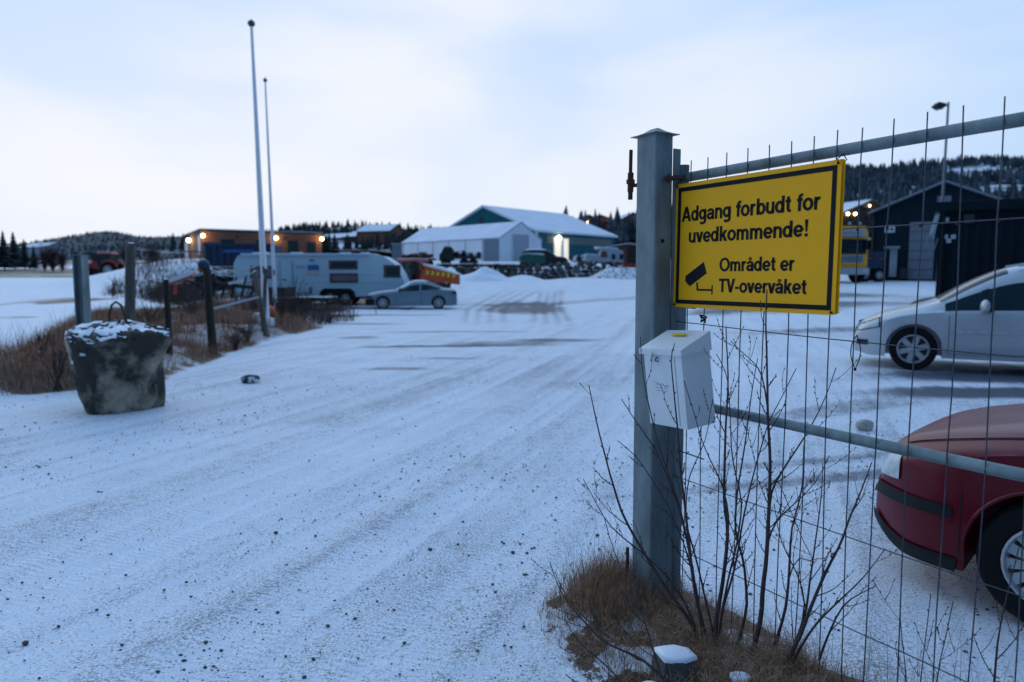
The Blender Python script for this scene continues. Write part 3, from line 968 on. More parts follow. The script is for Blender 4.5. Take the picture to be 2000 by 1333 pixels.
# near shed, corrugated
c0 = at(1826, 590, 28)
g0 = H(c0.x, 28)
top = at(1828, 407, 28).z - g0
sh = thing('corrugated_shed', (c0.x, 28, g0), 'black corrugated flat-roofed shed with small white signs behind the silver car', 'shed', rz=math.radians(-31.5))
MB().box((7.5, 3.05, top / 2 - .2), (15, 6, top + .4)).build('wall', M['shedwall'], sh)
for k in range(42):
    MB().box((0.18 + 0.36 * k, 0.025, top / 2 - .1), (0.16, 0.06, top - .2)).build('cladding_rib', M['shedwall'], sh)
MB().box((7.5, 3.0, top + 0.10), (15.4, 6.5, 0.24)).build('roof', M['dark'], sh)
MB().box((7.5, -0.28, top + 0.02), (15.4, 0.05, 0.34)).build('fascia', M['shedwall'], sh)
MB().tube([(0.15, -0.1, 0), (0.15, -0.1, top)], 0.06, 8).build('downpipe', M['shedwall'], sh)
sc = 28 / 1400
for (px, py, w, h) in ((1848, 430, 9, 9), (1847, 463, 8, 8), (1862, 463, 8, 8), (1853, 471, 8, 8)):
    p = wallpt(sh, px, py)
    MB().box((p[0], -0.06, p[1]), (w * sc, 0.05, h * sc)).build('wall_sign', M['palegrey'], sh)
MB().box((wallpt(sh, 1893, 428)[0], -0.07, wallpt(sh, 1893, 428)[1]), (0.34, 0.08, 0.34)).build('wall_lamp_box', M['dark'], sh)
# hose and tarp piece hanging on the shed corner
p = at(1824, 440, 27.6)
hs = thing('hanging_hose', (p.x, 27.6, p.z), 'pale scrap of tarp and thin hose looped beside the shed corner', 'hose')
MB().prism([(-0.12, -0.35), (0.02, -0.5), (0.20, 0.42), (0.05, 0.38)], lambda u, v, w: (u, w, v), 0.03).build('tarp', M['palegrey'], hs)
MB().tube([(0.02 - 0.28 * math.sin(t * 3.1), -0.02, -0.35 - 0.62 * t + 0.1 * math.sin(t * 6)) for t in [k / 10 for k in range(11)]] + [(0.05, -0.02, -0.9), (0.17, -0.02, -0.5)], 0.018, 5).build('hose', M['greydoor'], hs)

# street lamp
lp = at(1838, 420, 31)
g0 = H(lp.x, 31)
ltop = at(1841, 200, 31).z - g0
sl = thing('street_lamp', (lp.x, 31, g0), 'tall unlit street lamp rising over the black shed', 'street lamp')
MB().tube([(0, 0, 0), (0.03, 0, ltop * .5), (0.06, 0, ltop)], [0.075, 0.06, 0.045], 8).build('pole', M['galv'], sl)
MB().tube([(0.06, 0, ltop - 0.12), (-0.15, 0, ltop - 0.14)], 0.035, 6).build('arm', M['galv'], sl)
MB().prism([(-0.58, -0.10), (-0.42, 0.06), (-0.12, 0.0), (-0.10, -0.12), (-0.34, -0.24)], lambda u, v, w: (u, w - 0.16, ltop - 0.08 + v), 0.32).build('lamp_head', M['dark'], sl)
MB().box((-0.30, 0, ltop - 0.275), (0.22, 0.2, 0.03)).build('lamp_glass', M['palegrey'], sl)


def house(px, py, Y, w, h, label, wallm, lamp=None, rz=0.2, power=0, group=None):
    p = at(px, py, Y)
    t = thing('house', (p.x, Y, p.z - 1.0), label, 'house', rz=rz, group=group)
    gabled(t, -w / 2, w / 2, 0, w * 1.2, h * 0.55 + 1, h + 1, wallm, M['dark'], over=0.4, thick=0.15, snow=M['roofsnow'])
    for sx in (-0.25, 0.25):
        wn_ = MB().box((w * sx, -0.03, 1 + h * .3), (w * .14, .08, h * .2)).build('window', M['winglass'], t)
    if lamp:
        for (lx, lz, r) in lamp:
            MB().ball((lx * w, -0.5, 1 + lz * h), r, n=10, m=6).build('porch_lamp', M['lampwarm'], t, True)
    return t


g_ = 'small houses on the far hillside'
house(777, 470, 300, 13, 6.5, 'dark red house with a snowy roof, left of the tent roof on the hillside', M['rustyload'], group=g_, rz=1.2)
house(735, 476, 310, 12, 5.5, 'low brown house in the dark trees above the caravan roof', M['wood_dark'], group=g_, rz=0.9)
house(690, 478, 330, 14, 5.0, 'long dark house among trees right of the brown building', M['dark'], group=g_, rz=1.0)
house(1150, 446, 330, 12, 6, 'dark house with a warm light on the ridge behind the teal roof', M['wood_dark'], [(-.1, .5, .75)], group=g_)
house(1172, 443, 345, 16, 5.5, 'house with a row of red-lit windows on the ridge right of the teal hall', M['rustyload'], [(-.3, .5, .35), (0, .5, .35), (.3, .5, .35)], group=g_)
house(1236, 444, 330, 11, 6.5, 'dark house with a warm light beside the top of the gate post', M['wood_dark'], [(-.05, .5, .75)], group=g_)
house(1678, 437, 170, 9, 4.2, 'snow-roofed house with three lights above the yellow lorry', M['dark'], [(-.35, .52, .30), (-.15, .52, .30), (.42, .6, .24)], group=g_, rz=0.1)
house(1700, 420, 200, 8, 4, 'small house with an orange light left of the workshop eave', M['rustyload'], [(-.1, .6, .22)], group=g_, rz=0.3)
house(112, 495, 260, 10, 3.6, 'pale farmhouse with snowy roof across the field', M['palegrey'], group=g_, rz=1.2)

# brown hut far right of the yard
p = at(1226, 500, 80)
ht = thing('wooden_hut', (p.x, 80, H(p.x, 80)), 'orange-brown hut with thick roof snow beside the gate post', 'hut', rz=0.1)
gabled(ht, -2.4, 2.4, 0, 4, at(1226, 487, 80).z - H(p.x, 80), at(1226, 480, 80).z - H(p.x, 80), M['rustyload'], M['dark'], snow=M['roofsnow'])
MB().box((0.4, -0.03, 1.0), (0.9, 0.06, 2.0)).build('door', M['wood_dark'], ht)

# ------------------------------------------------------------------ stone bank of the upper yard
wl_ = thing('stone_retaining_wall', (0, 57.4, H(0, 57.3)), 'dark dry-stone bank holding up the snowy upper yard', 'wall')
gz = H(0, 57.3)
r = random.Random(3)
row_z = [0.16, 0.48, 0.80, 1.08]
for j, z_ in enumerate(row_z):
    x = -4.8 + r.uniform(0, .3)
    while x < 8.4:
        w = r.uniform(0.38, 0.75)
        if not (j == 3 and r.random() < 0.3):
            gx = H(x, 57.3) - gz
            MB().rock((x + w / 2, r.uniform(-.12, .12) + .08 * j, z_ + gx + r.uniform(-.04, .04)), (w, 0.5, r.uniform(.30, .42)), r.random(), 7, 4, 0.25).build('stone', M['stonewall'], wl_, True)
        x += w * 0.98
# long stacked beams left of the wall, on short bearers
for i, (px0, px1, lab) in enumerate([(852, 925, 'long dark beam stack with snow on top, left of the snow pile'), (928, 1010, 'beam stack with snow on top in front of the tent hall')]):
    a_, b_ = at(px0, 530, 56.6), at(px1, 530, 56.6)
    t = thing('beam_stack', ((a_.x + b_.x) / 2, 56.5, H((a_.x + b_.x) / 2, 56.5)), lab, 'beams', group='beam stacks along the upper yard edge')
    L_ = b_.x - a_.x
    zt = at(900, 519, 56.5).z - t.location.z
    for k in range(3):
        MB().box((0, -0.25 + 0.25 * k, zt), (L_, 0.22, 0.16)).build('beam', M['wood_dark'], t)
        MB().box((0, -0.25 + 0.25 * k, zt + .15), (L_ * .97, 0.21, 0.05)).build('snow_layer', M['snow'], t)
    for k in range(4):
        MB().box((-L_ / 2 + .35 + k * (L_ - .7) / 3, 0, zt / 2 - .08), (0.3, 0.7, zt - .14)).build('bearer', M['stonewall'], t)
    MB().box((0, 0.3, zt / 2 - .1), (L_, 0.15, 0.35)).build('beam', M['wood'], t)


def mound(name, px, Y, w, d, h, label, cat, seed, m=None):
    x = at(px, 540, Y).x
    nx = 22
    vs, fs = [], []
    for j in range(nx + 1):
        for i in range(nx + 1):
            u, v = i / nx * 2 - 1, j / nx * 2 - 1
            rr = min(1, math.sqrt(u * u + v * v))
            hh = h * (1 - rr ** 1.3) * (0.75 + 0.6 * float(vnoise(np.array([u * 2.5 + seed]), np.array([v * 2.5]), seed)[0])) - 0.05
            xx, yy = u * w / 2, v * d / 2
            vs.append((xx, yy, hh + H(x + xx, Y + yy) - H(x, Y)))
    for j in range(nx):
        for i in range(nx):
            a = j * (nx + 1) + i
            fs.append((a, a + 1, a + nx + 2, a + nx + 1))
    o = MB().add(vs, fs).build(name, m or M['snow'], smooth=True, angle=180)
    o.location = (x, Y, H(x, Y))
    return tag(o, label, cat)


mound('snow_pile', 945, 54.5, 4.6, 3, 0.95, 'rounded snow pile below the beams, right of the orange plough', 'snow pile', 1)
mound('snow_pile', 880, 55.0, 3.6, 3, 0.85, 'snow pile directly behind the orange plough', 'snow pile', 2)
mound('snow_pile', 1215, 55.5, 5.5, 3, 1.15, 'grey rough snow pile beside the gate post', 'snow pile', 3, M['snow_patchy'])
mound('snow_pile', 1020, 54.5, 4.0, 2.5, 0.40, 'low snow pile at the foot of the stone bank', 'snow pile', 4)
mound('gravel_heap', 385, 60, 6.0, 5, 1.1, 'dark gravel heap half under snow left of the blue skip', 'heap', 6, M['snow_patchy'])


# ------------------------------------------------------------------ vehicles
def lerp_tab(tab, x):
    xs = [t[0] for t in tab]
    ys = [t[1] for t in tab]
    if x <= xs[0]:
        return ys[0]
    for i in range(len(xs) - 1):
        if x <= xs[i + 1]:
            t = (x - xs[i]) / (xs[i + 1] - xs[i])
            # monotone smooth blend through slopes
            m0 = (ys[i + 1] - ys[i - 1]) / (xs[i + 1] - xs[i - 1]) if i > 0 else (ys[i + 1] - ys[i]) / (xs[i + 1] - xs[i])
            m1 = (ys[i + 2] - ys[i]) / (xs[i + 2] - xs[i]) if i + 2 < len(xs) else (ys[i + 1] - ys[i]) / (xs[i + 1] - xs[i])
            h = xs[i + 1] - xs[i]
            return (ys[i] * (2 * t ** 3 - 3 * t ** 2 + 1) + m0 * h * (t ** 3 - 2 * t ** 2 + t) + ys[i + 1] * (-2 * t ** 3 + 3 * t ** 2) + m1 * h * (t ** 3 - t ** 2))
    return ys[-1]


class Car:
    """Body lofted from a side profile; local x runs from the nose (0) to the tail (L), side faced by the camera is y < 0."""

    def __init__(s, L, W, top, belt, rw, wheels, wr, arch, zb=0.20, nose=0.5, tail=0.4, nose_in=0.30, tail_in=0.2, bulge=0.03):
        s.L, s.W, s.topt, s.beltt, s.rwt = L, W, top, belt, rw
        s.wheels, s.wr, s.arch, s.zb0, s.nose, s.tail, s.nose_in, s.tail_in, s.bulge = wheels, wr, arch, zb, nose, tail, nose_in, tail_in, bulge

    def hw(s, x):
        w = s.W / 2
        if x < s.nose:
            w *= 1 - s.nose_in * (1 - x / s.nose) ** 2.4
        if x > s.L - s.tail:
            w *= 1 - s.tail_in * ((x - s.L + s.tail) / s.tail) ** 2.4
        return w

    def zb(s, x):
        z = s.zb0 + 0.10 * max(0, 1 - x / 0.25) ** 2 + 0.12 * max(0, (x - s.L + .3) / .3) ** 2
        for c in s.wheels:
            if abs(x - c) < s.arch:
                z = max(z, s.wr + math.sqrt(s.arch ** 2 - (x - c) ** 2) * 1.0)
        return z

    def section(s, x):
        hw, zb = s.hw(x), s.zb(x)
        top, belt = lerp_tab(s.topt, x), lerp_tab(s.beltt, x)
        belt = min(belt, top - 0.02)
        zb = min(zb, belt - .05)
        rw = min(lerp_tab(s.rwt, x), hw * .97)
        lo = s.zb0
        pts = [(0, lo + .02), (hw - .26, lo + .02), (hw - .26, max(zb - .0, lo + .03)), (hw * .965, zb)]
        n = 8
        for i in range(n):
            u = (i + 0.5) / n
            z = zb + (belt - zb) * u
            zn = (z - 0.2) / (belt - 0.2)
            y = hw * (1 - s.bulge * 2.2 * (zn - 0.55) ** 2 - (0.02 if zn < .12 else 0))
            pts.append((y, z))
        pts.append((hw * .972, belt - 0.012))
        gt = top - max(0.012, min(0.07, (top - belt) * .25))
        for i in range(5):
            u = i / 4
            y = hw * .955 + (rw - hw * .955) * (u ** 1.15)
            pts.append((y, belt + (gt - belt) * u))
        for i, q in enumerate((.93, .8, .5, 0)):
            z = gt + (top - gt) * (0.45, .72, .93, 1.0)[i]
            pts.append((rw * q, z))
        return pts

    def stations(s):
        xs = set(round(s.L * i / 90, 4) for i in range(91))
        xs |= {round(v, 4) for v in (.015, .03, .06, .09, .13, .18, s.L - .015, s.L - .04, s.L - .08)}
        for c in s.wheels:
            for k in range(-14, 15):
                xs.add(round(c + s.arch * math.sin(math.pi / 2 * k / 14), 4))
            xs |= {round(c - s.arch - .003, 4), round(c + s.arch + .003, 4)}
        return sorted(x for x in xs if 0 <= x <= s.L)

    def body(s, parent, paint):
        mb = MB()
        xs = s.stations()
        secs = [s.section(x) for x in xs]
        n = len(secs[0])
        for x, sec in zip(xs, secs):
            for y, z in sec:
                mb.v.append((x, -y, z))
            for y, z in sec[::-1][1:-1]:
                mb.v.append((x, y, z))
        m = 2 * n - 2
        for i in range(len(xs) - 1):
            for k in range(m):
                a, b = i * m + k, i * m + (k + 1) % m
                mb.f.append((a, a + m, b + m, b))
        mb.f.append(tuple(range(m)))
        mb.f.append(tuple((len(xs) - 1) * m + k for k in range(m))[::-1])
        o = mb.build('body', paint, parent, True, 32)
        return o

    def side_y(s, x, z):
        sec = s.section(x)
        pts = sec[3:17]
        for (y0, z0), (y1, z1) in zip(pts, pts[1:]):
            if z0 <= z <= z1 and z1 > z0:
                return y0 + (y1 - y0) * (z - z0) / (z1 - z0)
        return pts[0][0] if z < pts[0][1] else pts[-1][0]

    def patch(s, parent, name, m, x0, x1, z0, z1, off=0.006, nx=16, nz=4, side=-1, thick=0.0):
        """Panel lying on the body side; z0 / z1 numbers or functions of x."""
        mb = MB()
        for i in range(nx + 1):
            x = x0 + (x1 - x0) * i / nx
            a = z0(x) if callable(z0) else z0
            b = z1(x) if callable(z1) else z1
            for j in range(nz + 1):
                z = a + (b - a) * j / nz
                mb.v.append((x - (off if x < s.nose * .6 else 0), side * (s.side_y(x, z) + off), z))
        for i in range(nx):
            for j in range(nz):
                a = i * (nz + 1) + j
                f = (a, a + nz + 1, a + nz + 2, a + 1)
                mb.f.append(f if side < 0 else f[::-1])
        return mb.build(name, m, parent, True)

    def glass(s, parent, x0, x1, name='side_window', m=None, side=-1, u0=0.10, u1=0.94, off=0.005):
        """Glass following the slope between belt and roof edge."""
        mb = MB()
        nx = 24
        for i in range(nx + 1):
            x = x0 + (x1 - x0) * i / nx
            sec = s.section(x)[12:17]
            (ya, za), (yb, zb_) = sec[0], sec[-1]
            for j in range(4):
                u = u0 + (u1 - u0) * j / 3
                # piecewise read
                t = u * 4
                k = min(3, int(t))
                y = sec[k][0] + (sec[k + 1][0] - sec[k][0]) * (t - k)
                z = sec[k][1] + (sec[k + 1][1] - sec[k][1]) * (t - k)
                mb.v.append((x, side * (y + off), z + off * .3))
        for i in range(nx):
            for j in range(3):
                a = i * 4 + j
                f = (a, a + 4, a + 5, a + 1)
                mb.f.append(f if side < 0 else f[::-1])
        return mb.build(name, m or M['carglass'], parent, True)

    def topsheet(s, parent, x0, x1, name, m, q=0.94, off=0.006, mul=1.0):
        mb = MB()
        nx = 16
        for i in range(nx + 1):
            x = x0 + (x1 - x0) * i / nx
            sec = s.section(x)[16:]
            row = [(-y * (q if k == 0 else 1), z) for k, (y, z) in enumerate(sec)] + [(y * (q if k == len(sec) - 1 else 1), z) for k, (y, z) in enumerate(sec[::-1])][1:]
            for y, z in row:
                mb.v.append((x - off * .5, y, z + off))
            w = len(row)
        for i in range(nx):
            for j in range(w - 1):
                a = i * w + j
                mb.f.append((a, a + w, a + w + 1, a + 1))
        return mb.build(name, m, parent, True)

    def wheelset(s, parent, spokes=7, rimr=0.68, style='spoke', both=True, rimm='rim', sides=(-1, 1)):
        for c in s.wheels:
            for sd in (sides if both else (-1,)):
                wheel(parent, (c, sd * (s.W / 2 - 0.115), s.wr), s.wr, 0.20, sd, spokes, rimr, style, rimm)


def wheel(parent, c, r, w, side, spokes=7, rimr=0.68, style='spoke', rimm='rim'):
    t = MB()
    q = r * rimr
    t.lathe([(q, -w * .45), (q * 1.1, -w * .5), (r * .93, -w * .5), (r * .985, -w * .38), (r, -w * .2), (r, w * .2), (r * .985, w * .38), (r * .93, w * .5), (q * 1.1, w * .5), (q, w * .45)], c, 'Y', 32)
    ty = t.build('tyre', M['rubber'], parent, True, 50)
    y = c[1] + side * w * 0.30
    MB().lathe([(0.001, 0), (q, 0)], (c[0], y, c[2]), 'Y', 24).build('rim_back', M['rim_dark'], ty)
    rm = MB()
    d = side * 0.02
    rm.lathe([(q * 1.02, 0), (q * 1.02, d * 2.4), (q * .96, d * 2.6), (q * .90, d * 1.2), (q * .88, 0)], (c[0], y, c[2]), 'Y', 28)
    rm.lathe([(q * .26, 0), (q * .25, d * 1.6), (q * .16, d * 2.0), (0.001, d * 2.0)], (c[0], y, c[2]), 'Y', 16)
    for k in range(spokes):
        a = 2 * math.pi * (k + .25) / spokes
        wd = (q * 2.3 / spokes) if style == 'spoke' else q * 4.0 / spokes
        wi = wd * (0.85 if style == 'spoke' else .5)
        def fn(u, v, ww, a=a):
            return (c[0] + math.cos(a) * u - math.sin(a) * v, y + ww, c[2] + math.sin(a) * u + math.cos(a) * v)
        rm.prism([(q * .2, -wi / 2), (q * .93, -wd / 2), (q * .93, wd / 2), (q * .2, wi / 2)], fn, d * 1.5)
    if style == 'cap':
        rm.lathe([(q * .50, 0), (q * .50, d * 1.7), (q * .36, d * 2.1), (0.001, d * 2.5)], (c[0], y, c[2]), 'Y', 24)
    rm.build('rim', M[rimm], ty, True, 30)
    return ty


def seam(car, parent, x, z0, z1, side=-1, lean=0.0, w=0.007):
    mb = MB()
    n = 10
    for i in range(n + 1):
        z = z0 + (z1 - z0) * i / n
        xx = x + lean * (i / n)
        y = side * (car.side_y(xx, z) + 0.003)
        mb.v += [(xx - w / 2, y, z), (xx + w / 2, y, z)]
    for i in range(n):
        mb.f.append((2 * i, 2 * i + 1, 2 * i + 3, 2 * i + 2))
    return mb.build('door_seam', M['gap'], parent)


# ---- red hatchback (near, right edge)
RW = (2.42, 3.11)                      # near-side front wheel
hx = (-0.70, 0.714)
rz = math.atan2(-hx[1], -hx[0])
car = Car(4.15, 1.735,
          top=[(0, .50), (.015, .62), (.05, .70), (.12, .755), (.25, .80), (.45, .845), (.75, .90), (1.05, .945), (1.28, .975), (1.36, 1.0), (1.75, 1.24), (2.05, 1.40), (2.4, 1.44), (3.1, 1.42), (3.7, 1.33), (3.95, 1.12), (4.1, .95), (4.15, .7)],
          belt=[(0, .46), (.03, .55), (.08, .62), (.2, .70), (.5, .78), (.9, .84), (1.3, .89), (2.5, .93), (3.5, .97), (4.15, .93)],
          rw=[(0, .45), (.1, .52), (.3, .60), (.9, .66), (1.3, .70), (1.7, .62), (2.1, .56), (3.6, .54), (4.15, .5)],
          wheels=(0.84, 3.35), wr=0.305, arch=0.345, zb=0.19, nose=0.55, nose_in=0.34, tail_in=.12, bulge=0.05)
base = Vector((RW[0], RW[1])) - Vector((math.cos(rz) * 0.84 - math.sin(rz) * -0.86, math.sin(rz) * 0.84 + math.cos(rz) * -0.86))
gz = H(*RW)
rc = thing('parked_car', (base.x, base.y, gz), 'dark red hatchback cut by the right edge of the frame, nose behind the gate', 'car', rz=rz)
car.body(rc, M['redpaint'])
for sd in (-1, 1):
    car.glass(rc, 1.48, 3.75, side=sd)
    car.patch(rc, 'bumper_strip', M['blackplastic'], 0.0, 0.44, lambda x: .44 + .02 * x, lambda x: .510 - .01 * x, off=.010, side=sd)
    car.patch(rc, 'headlight', M['lens'], 0.015, 0.165, lambda x: .545 + .10 * x, lambda x: .665 + .22 * x, off=.006, side=sd, nx=12)
    car.patch(rc, 'chin_spoiler', M['blackplastic'], 0.0, 0.46, lambda x: car.zb(x) - .012, lambda x: car.zb(x) + .055, off=.008, side=sd)
    car.patch(rc, 'side_strip', M['blackplastic'], 1.25, 2.9, .46, .52, off=.012, side=sd)
    seam(car, rc, 1.30, .24, .86, side=sd)
    seam(car, rc, 2.42, .24, .90, side=sd)
    seam(car, rc, 0.475, .26, .60, side=sd, w=.006)
    # rolled lip round the front wheel arch
    for cc in car.wheels:
        MB().tube([(cc + math.cos(a) * (.352), sd * (car.side_y(cc + math.cos(a) * .352, .305 + math.sin(a) * .352 + .01) + .001), .305 + math.sin(a) * .352) for a in [math.pi * (k / 20) for k in range(1, 20)]], .010, 6).build('arch_lip', M['redpaint'], rc, True)
    # mirror
    MB().ball((1.62, sd * .93, .99), .10, (.6, 1.0, .75)).build('door_mirror', M['redpaint'], rc, True)
car.topsheet(rc, 1.38, 2.02, 'windscreen', M['carglass'])
MB().box((0.005, 0, .60), (.03, .70, .07)).build('grille', M['blackplastic'], rc)
MB().box((0.0, 0, .33), (.03, .80, .09)).build('lower_grille', M['blackplastic'], rc)
# bonnet shut line
for sd in (-1, 1):
    pts = [(x, sd * (car.section(x)[16][0] + 0.004), car.section(x)[16][1] + .003) for x in [0.16 + k * .06 for k in range(18)]]
    MB().tube(pts, .0035, 4).build('bonnet_seam', M['gap'], rc)
car.wheelset(rc, spokes=14, rimr=0.62, style='cap')

# ---- silver people carrier
car = Car(4.40, 1.80,
          top=[(0, .48), (.02, .58), (.06, .65), (.15, .73), (.35, .83), (.6, .905), (.85, .965), (1.0, 1.01), (1.12, 1.06), (1.5, 1.30), (1.95, 1.52), (2.35, 1.60), (3.2, 1.63), (4.0, 1.58), (4.25, 1.32), (4.36, 1.02), (4.4, .8)],
          belt=[(0, .44), (.04, .54), (.12, .63), (.3, .73), (.6, .82), (1.0, .89), (1.3, .92), (2.4, .95), (3.6, 1.0), (4.4, .98)],
          rw=[(0, .5), (.1, .56), (.3, .66), (.8, .74), (1.1, .78), (1.5, .70), (2.1, .60), (4.0, .58), (4.4, .55)],
          wheels=(0.81, 3.49), wr=0.325, arch=0.372, zb=0.20, nose=0.6, nose_in=.30)
wy = at(1783, 690, 10.75)
rz = math.radians(-27)
bx = Vector((wy.x, 10.75)) - Vector((math.cos(rz) * .81 + math.sin(rz) * .9, math.sin(rz) * .81 - math.cos(rz) * .9))
mv = thing('parked_car', (bx.x, bx.y, H(wy.x, 10.5)), 'silver people carrier parked facing left behind the wire gate', 'car', rz=rz)
car.body(mv, M['silver'])
for sd in (-1, 1):
    car.glass(mv, 1.20, 1.68, 'quarter_window', side=sd, u0=.08)
    car.glass(mv, 1.74, 2.62, side=sd, u0=.04)
    car.glass(mv, 2.70, 3.45, side=sd, u0=.04)
    car.glass(mv, 3.53, 4.02, side=sd, u0=.06)
    car.glass(mv, 1.66, 1.75, 'window_pillar', M['blackplastic'], side=sd, u0=.02, u1=.97, off=.004)
    car.glass(mv, 2.60, 2.71, 'window_pillar', M['blackplastic'], side=sd, u0=.02, u1=.97, off=.004)
    car.patch(mv, 'headlight', M['lens'], 0.05, 0.34, lambda x: .57 + .25 * x, lambda x: .63 + .42 * x, off=.008, side=sd)
    car.patch(mv, 'headlight_surround', M['blackplastic'], 0.035, 0.36, lambda x: .555 + .25 * x, lambda x: .645 + .42 * x, off=.005, side=sd)
    car.patch(mv, 'fog_light', M['blackplastic'], 0.04, 0.20, .36, .44, off=.008, side=sd)
    car.patch(mv, 'rub_strip', M['lens'], 1.30, 3.1, .595, .625, off=.014, side=sd)
    car.patch(mv, 'sill', M['silver'], 1.30, 3.15, .22, .29, off=.016, side=sd)
    seam(car, mv, 1.26, .26, .90, side=sd)
    seam(car, mv, 2.66, .26, .93, side=sd)
    seam(car, mv, 0.52, .34, .62, side=sd)
    for hx_ in (2.36, 3.25):
        MB().tube([(hx_ - .1, sd * .885, .79), (hx_ - .07, sd * .925, .79), (hx_ + .07, sd * .925, .79), (hx_ + .1, sd * .885, .79)], .016, 8).build('door_handle', M['palegrey'], mv, True)
        MB().ball((hx_, sd * .885, .785), .06, (1.6, .25, .7), 10, 6).build('handle_recess', M['blackplastic'], mv, True)
    MB().ball((1.68, sd * 1.01, .985), .12, (.55, .95, .85)).build('door_mirror', M['silver'], mv, True)
    MB().box((1.74, sd * .93, .94), (.10, .12, .05)).build('mirror_arm', M['blackplastic'], mv)
    MB().tube([(2.1, sd * .60, 1.57), (2.6, sd * .60, 1.665), (3.8, sd * .59, 1.66), (4.0, sd * .58, 1.59)], .016, 6).build('roof_rail', M['palegrey'], mv, True)
car.topsheet(mv, 1.14, 1.98, 'windscreen', M['winglass'])
MB().box((0.004, 0, .53), (.02, .8, .06)).build('grille', M['blackplastic'], mv)
MB().box((0.004, 0, .38), (.02, .9, .10)).build('lower_grille', M['blackplastic'], mv)
car.wheelset(mv, spokes=6, rimr=0.66)
MB().box((1.35, -.84, .235), (.02, .05, .05)).build('rust_spot', M['rustyload'], mv)

# ---- blue-grey coupe in front of the caravan
car = Car(4.45, 1.78,
          top=[(0, .48), (.02, .58), (.06, .68), (.2, .76), (.6, .84), (1.1, .90), (1.35, .93), (1.5, .98), (1.9, 1.20), (2.2, 1.36), (2.55, 1.42), (3.0, 1.395), (3.4, 1.24), (3.75, 1.08), (3.95, 1.03), (4.3, 1.0), (4.40, .9), (4.45, .7)],
          belt=[(0, .44), (.05, .55), (.2, .68), (.7, .78), (1.3, .86), (2.4, .90), (3.6, .96), (4.45, .9)],
          rw=[(0, .5), (.3, .66), (1.3, .76), (1.6, .68), (2.2, .57), (3.0, .55), (3.8, .66), (4.45, .6)],
          wheels=(0.82, 3.53), wr=0.32, arch=0.36, zb=0.17, nose=0.5, nose_in=.26)
p0 = at(709, 600, 34.8)
rz = math.radians(8)
cp = thing('parked_car', (p0.x, p0.y + .9, H(p0.x + 2, 35.5)), 'blue-grey coupe with snow on bonnet and windscreen, in front of the caravan', 'car', rz=rz)
car.body(cp, M['bluegrey'])
for sd in (-1, 1):
    car.glass(cp, 1.55, 2.62, side=sd, u0=.06)
    car.glass(cp, 2.68, 3.62, 'rear_side_window', side=sd, u0=.10)
    car.patch(cp, 'headlight', M['blackplastic'], 0.03, 0.30, .56, .67, off=.008, side=sd)
    car.patch(cp, 'bumper', M['blackplastic'], 0.0, 0.42, .22, .52, off=.010, side=sd)
    car.patch(cp, 'tail_light', M['redpaint'], 4.20, 4.44, .74, .86, off=.008, side=sd)
    seam(car, cp, 1.45, .24, .84, side=sd, w=.012)
    seam(car, cp, 2.68, .24, .88, side=sd, w=.012)
    MB().ball((1.68, sd * .95, .98), .11, (.7, .9, .7)).build('door_mirror', M['dark'], cp, True)
car.topsheet(cp, 1.44, 2.16, 'windscreen', M['snow'], off=.012)
car.topsheet(cp, 0.12, 1.38, 'snow_layer', M['snow'], off=.018, q=.99)
car.topsheet(cp, 2.2, 2.9, 'snow_layer', M['roofsnow'], off=.012, q=.9)
car.topsheet(cp, 3.0, 3.8, 'rear_window', M['carglass'], off=.008, q=.9)
MB().box((-0.01, 0, .36), (.04, 1.1, .24)).build('grille', M['blackplastic'], cp)
car.wheelset(cp, spokes=10, rimr=0.72)

# ---- dark estate partly hidden behind the people carrier
p0 = at(1798, 600, 16.5)
car = Car(4.3, 1.75,
          top=[(0, .5), (.05, .70), (.3, .84), (.8, .92), (1.2, .97), (1.6, 1.2), (2.0, 1.38), (2.6, 1.42), (3.6, 1.40), (4.1, 1.1), (4.3, .8)],
          belt=[(0, .46), (.1, .62), (.5, .78), (1.2, .88), (4.3, .92)],
          rw=[(0, .5), (.3, .62), (1.2, .74), (2.0, .58), (3.8, .56), (4.3, .5)],
          wheels=(0.85, 3.4), wr=0.31, arch=0.35, zb=0.2)
dc = thing('parked_car', (at(1800, 600, 16).x, 16.2, H(9.5, 16.5)), 'black car whose bonnet shows behind the silver people carrier', 'car', rz=math.radians(-3))
car.body(dc, M['dark'])
car.glass(dc, 1.5, 3.7)
car.topsheet(dc, 1.25, 1.95, 'windscreen', M['carglass'])
car.patch(dc, 'headlight', M['lens'], .04, .25, .58, .68, off=.008)
car.wheelset(dc, spokes=8)

# ---- caravan
cvY = 38.6
a_, b_ = at(474, 590, cvY), at(800, 585, cvY)
Lc = b_.x - a_.x
g0 = H(-10, 38)
ztop = at(600, 498, cvY).z - g0
cv = thing('caravan', (a_.x, cvY, g0), 'long white twin-axle caravan with red-framed windows beside the flagpoles', 'caravan', rz=math.radians(0.5))
fl = 0.42
prof = [(0.10, fl), (0.0, 1.0), (0.02, ztop * .82), (0.18, ztop * .93), (0.45, ztop), (Lc * .80, ztop), (Lc * .87, ztop - .12), (Lc * .93, ztop - .50), (Lc * .965, ztop - 1.0), (Lc * .995, 1.0), (Lc * .985, fl + .12), (Lc * .9, fl)]
wc = Lc * .596
prof2 = prof + [(wc + 0.95, fl), (wc + .92, fl + .24), (wc + .70, fl + .42), (wc - .70, fl + .42), (wc - .92, fl + .24), (wc - .95, fl)]
MB().prism(prof2, lambda u, v, w: (u, -1.15 + w, v), 2.3).build('body', M['caravan'], cv)
MB().box((wc, -.70, fl + .2), (1.86, .30, .42)).build('wheel_arch', M['rim_dark'], cv)


def cvx(px):
    return (px - 474) / (800 - 474) * Lc


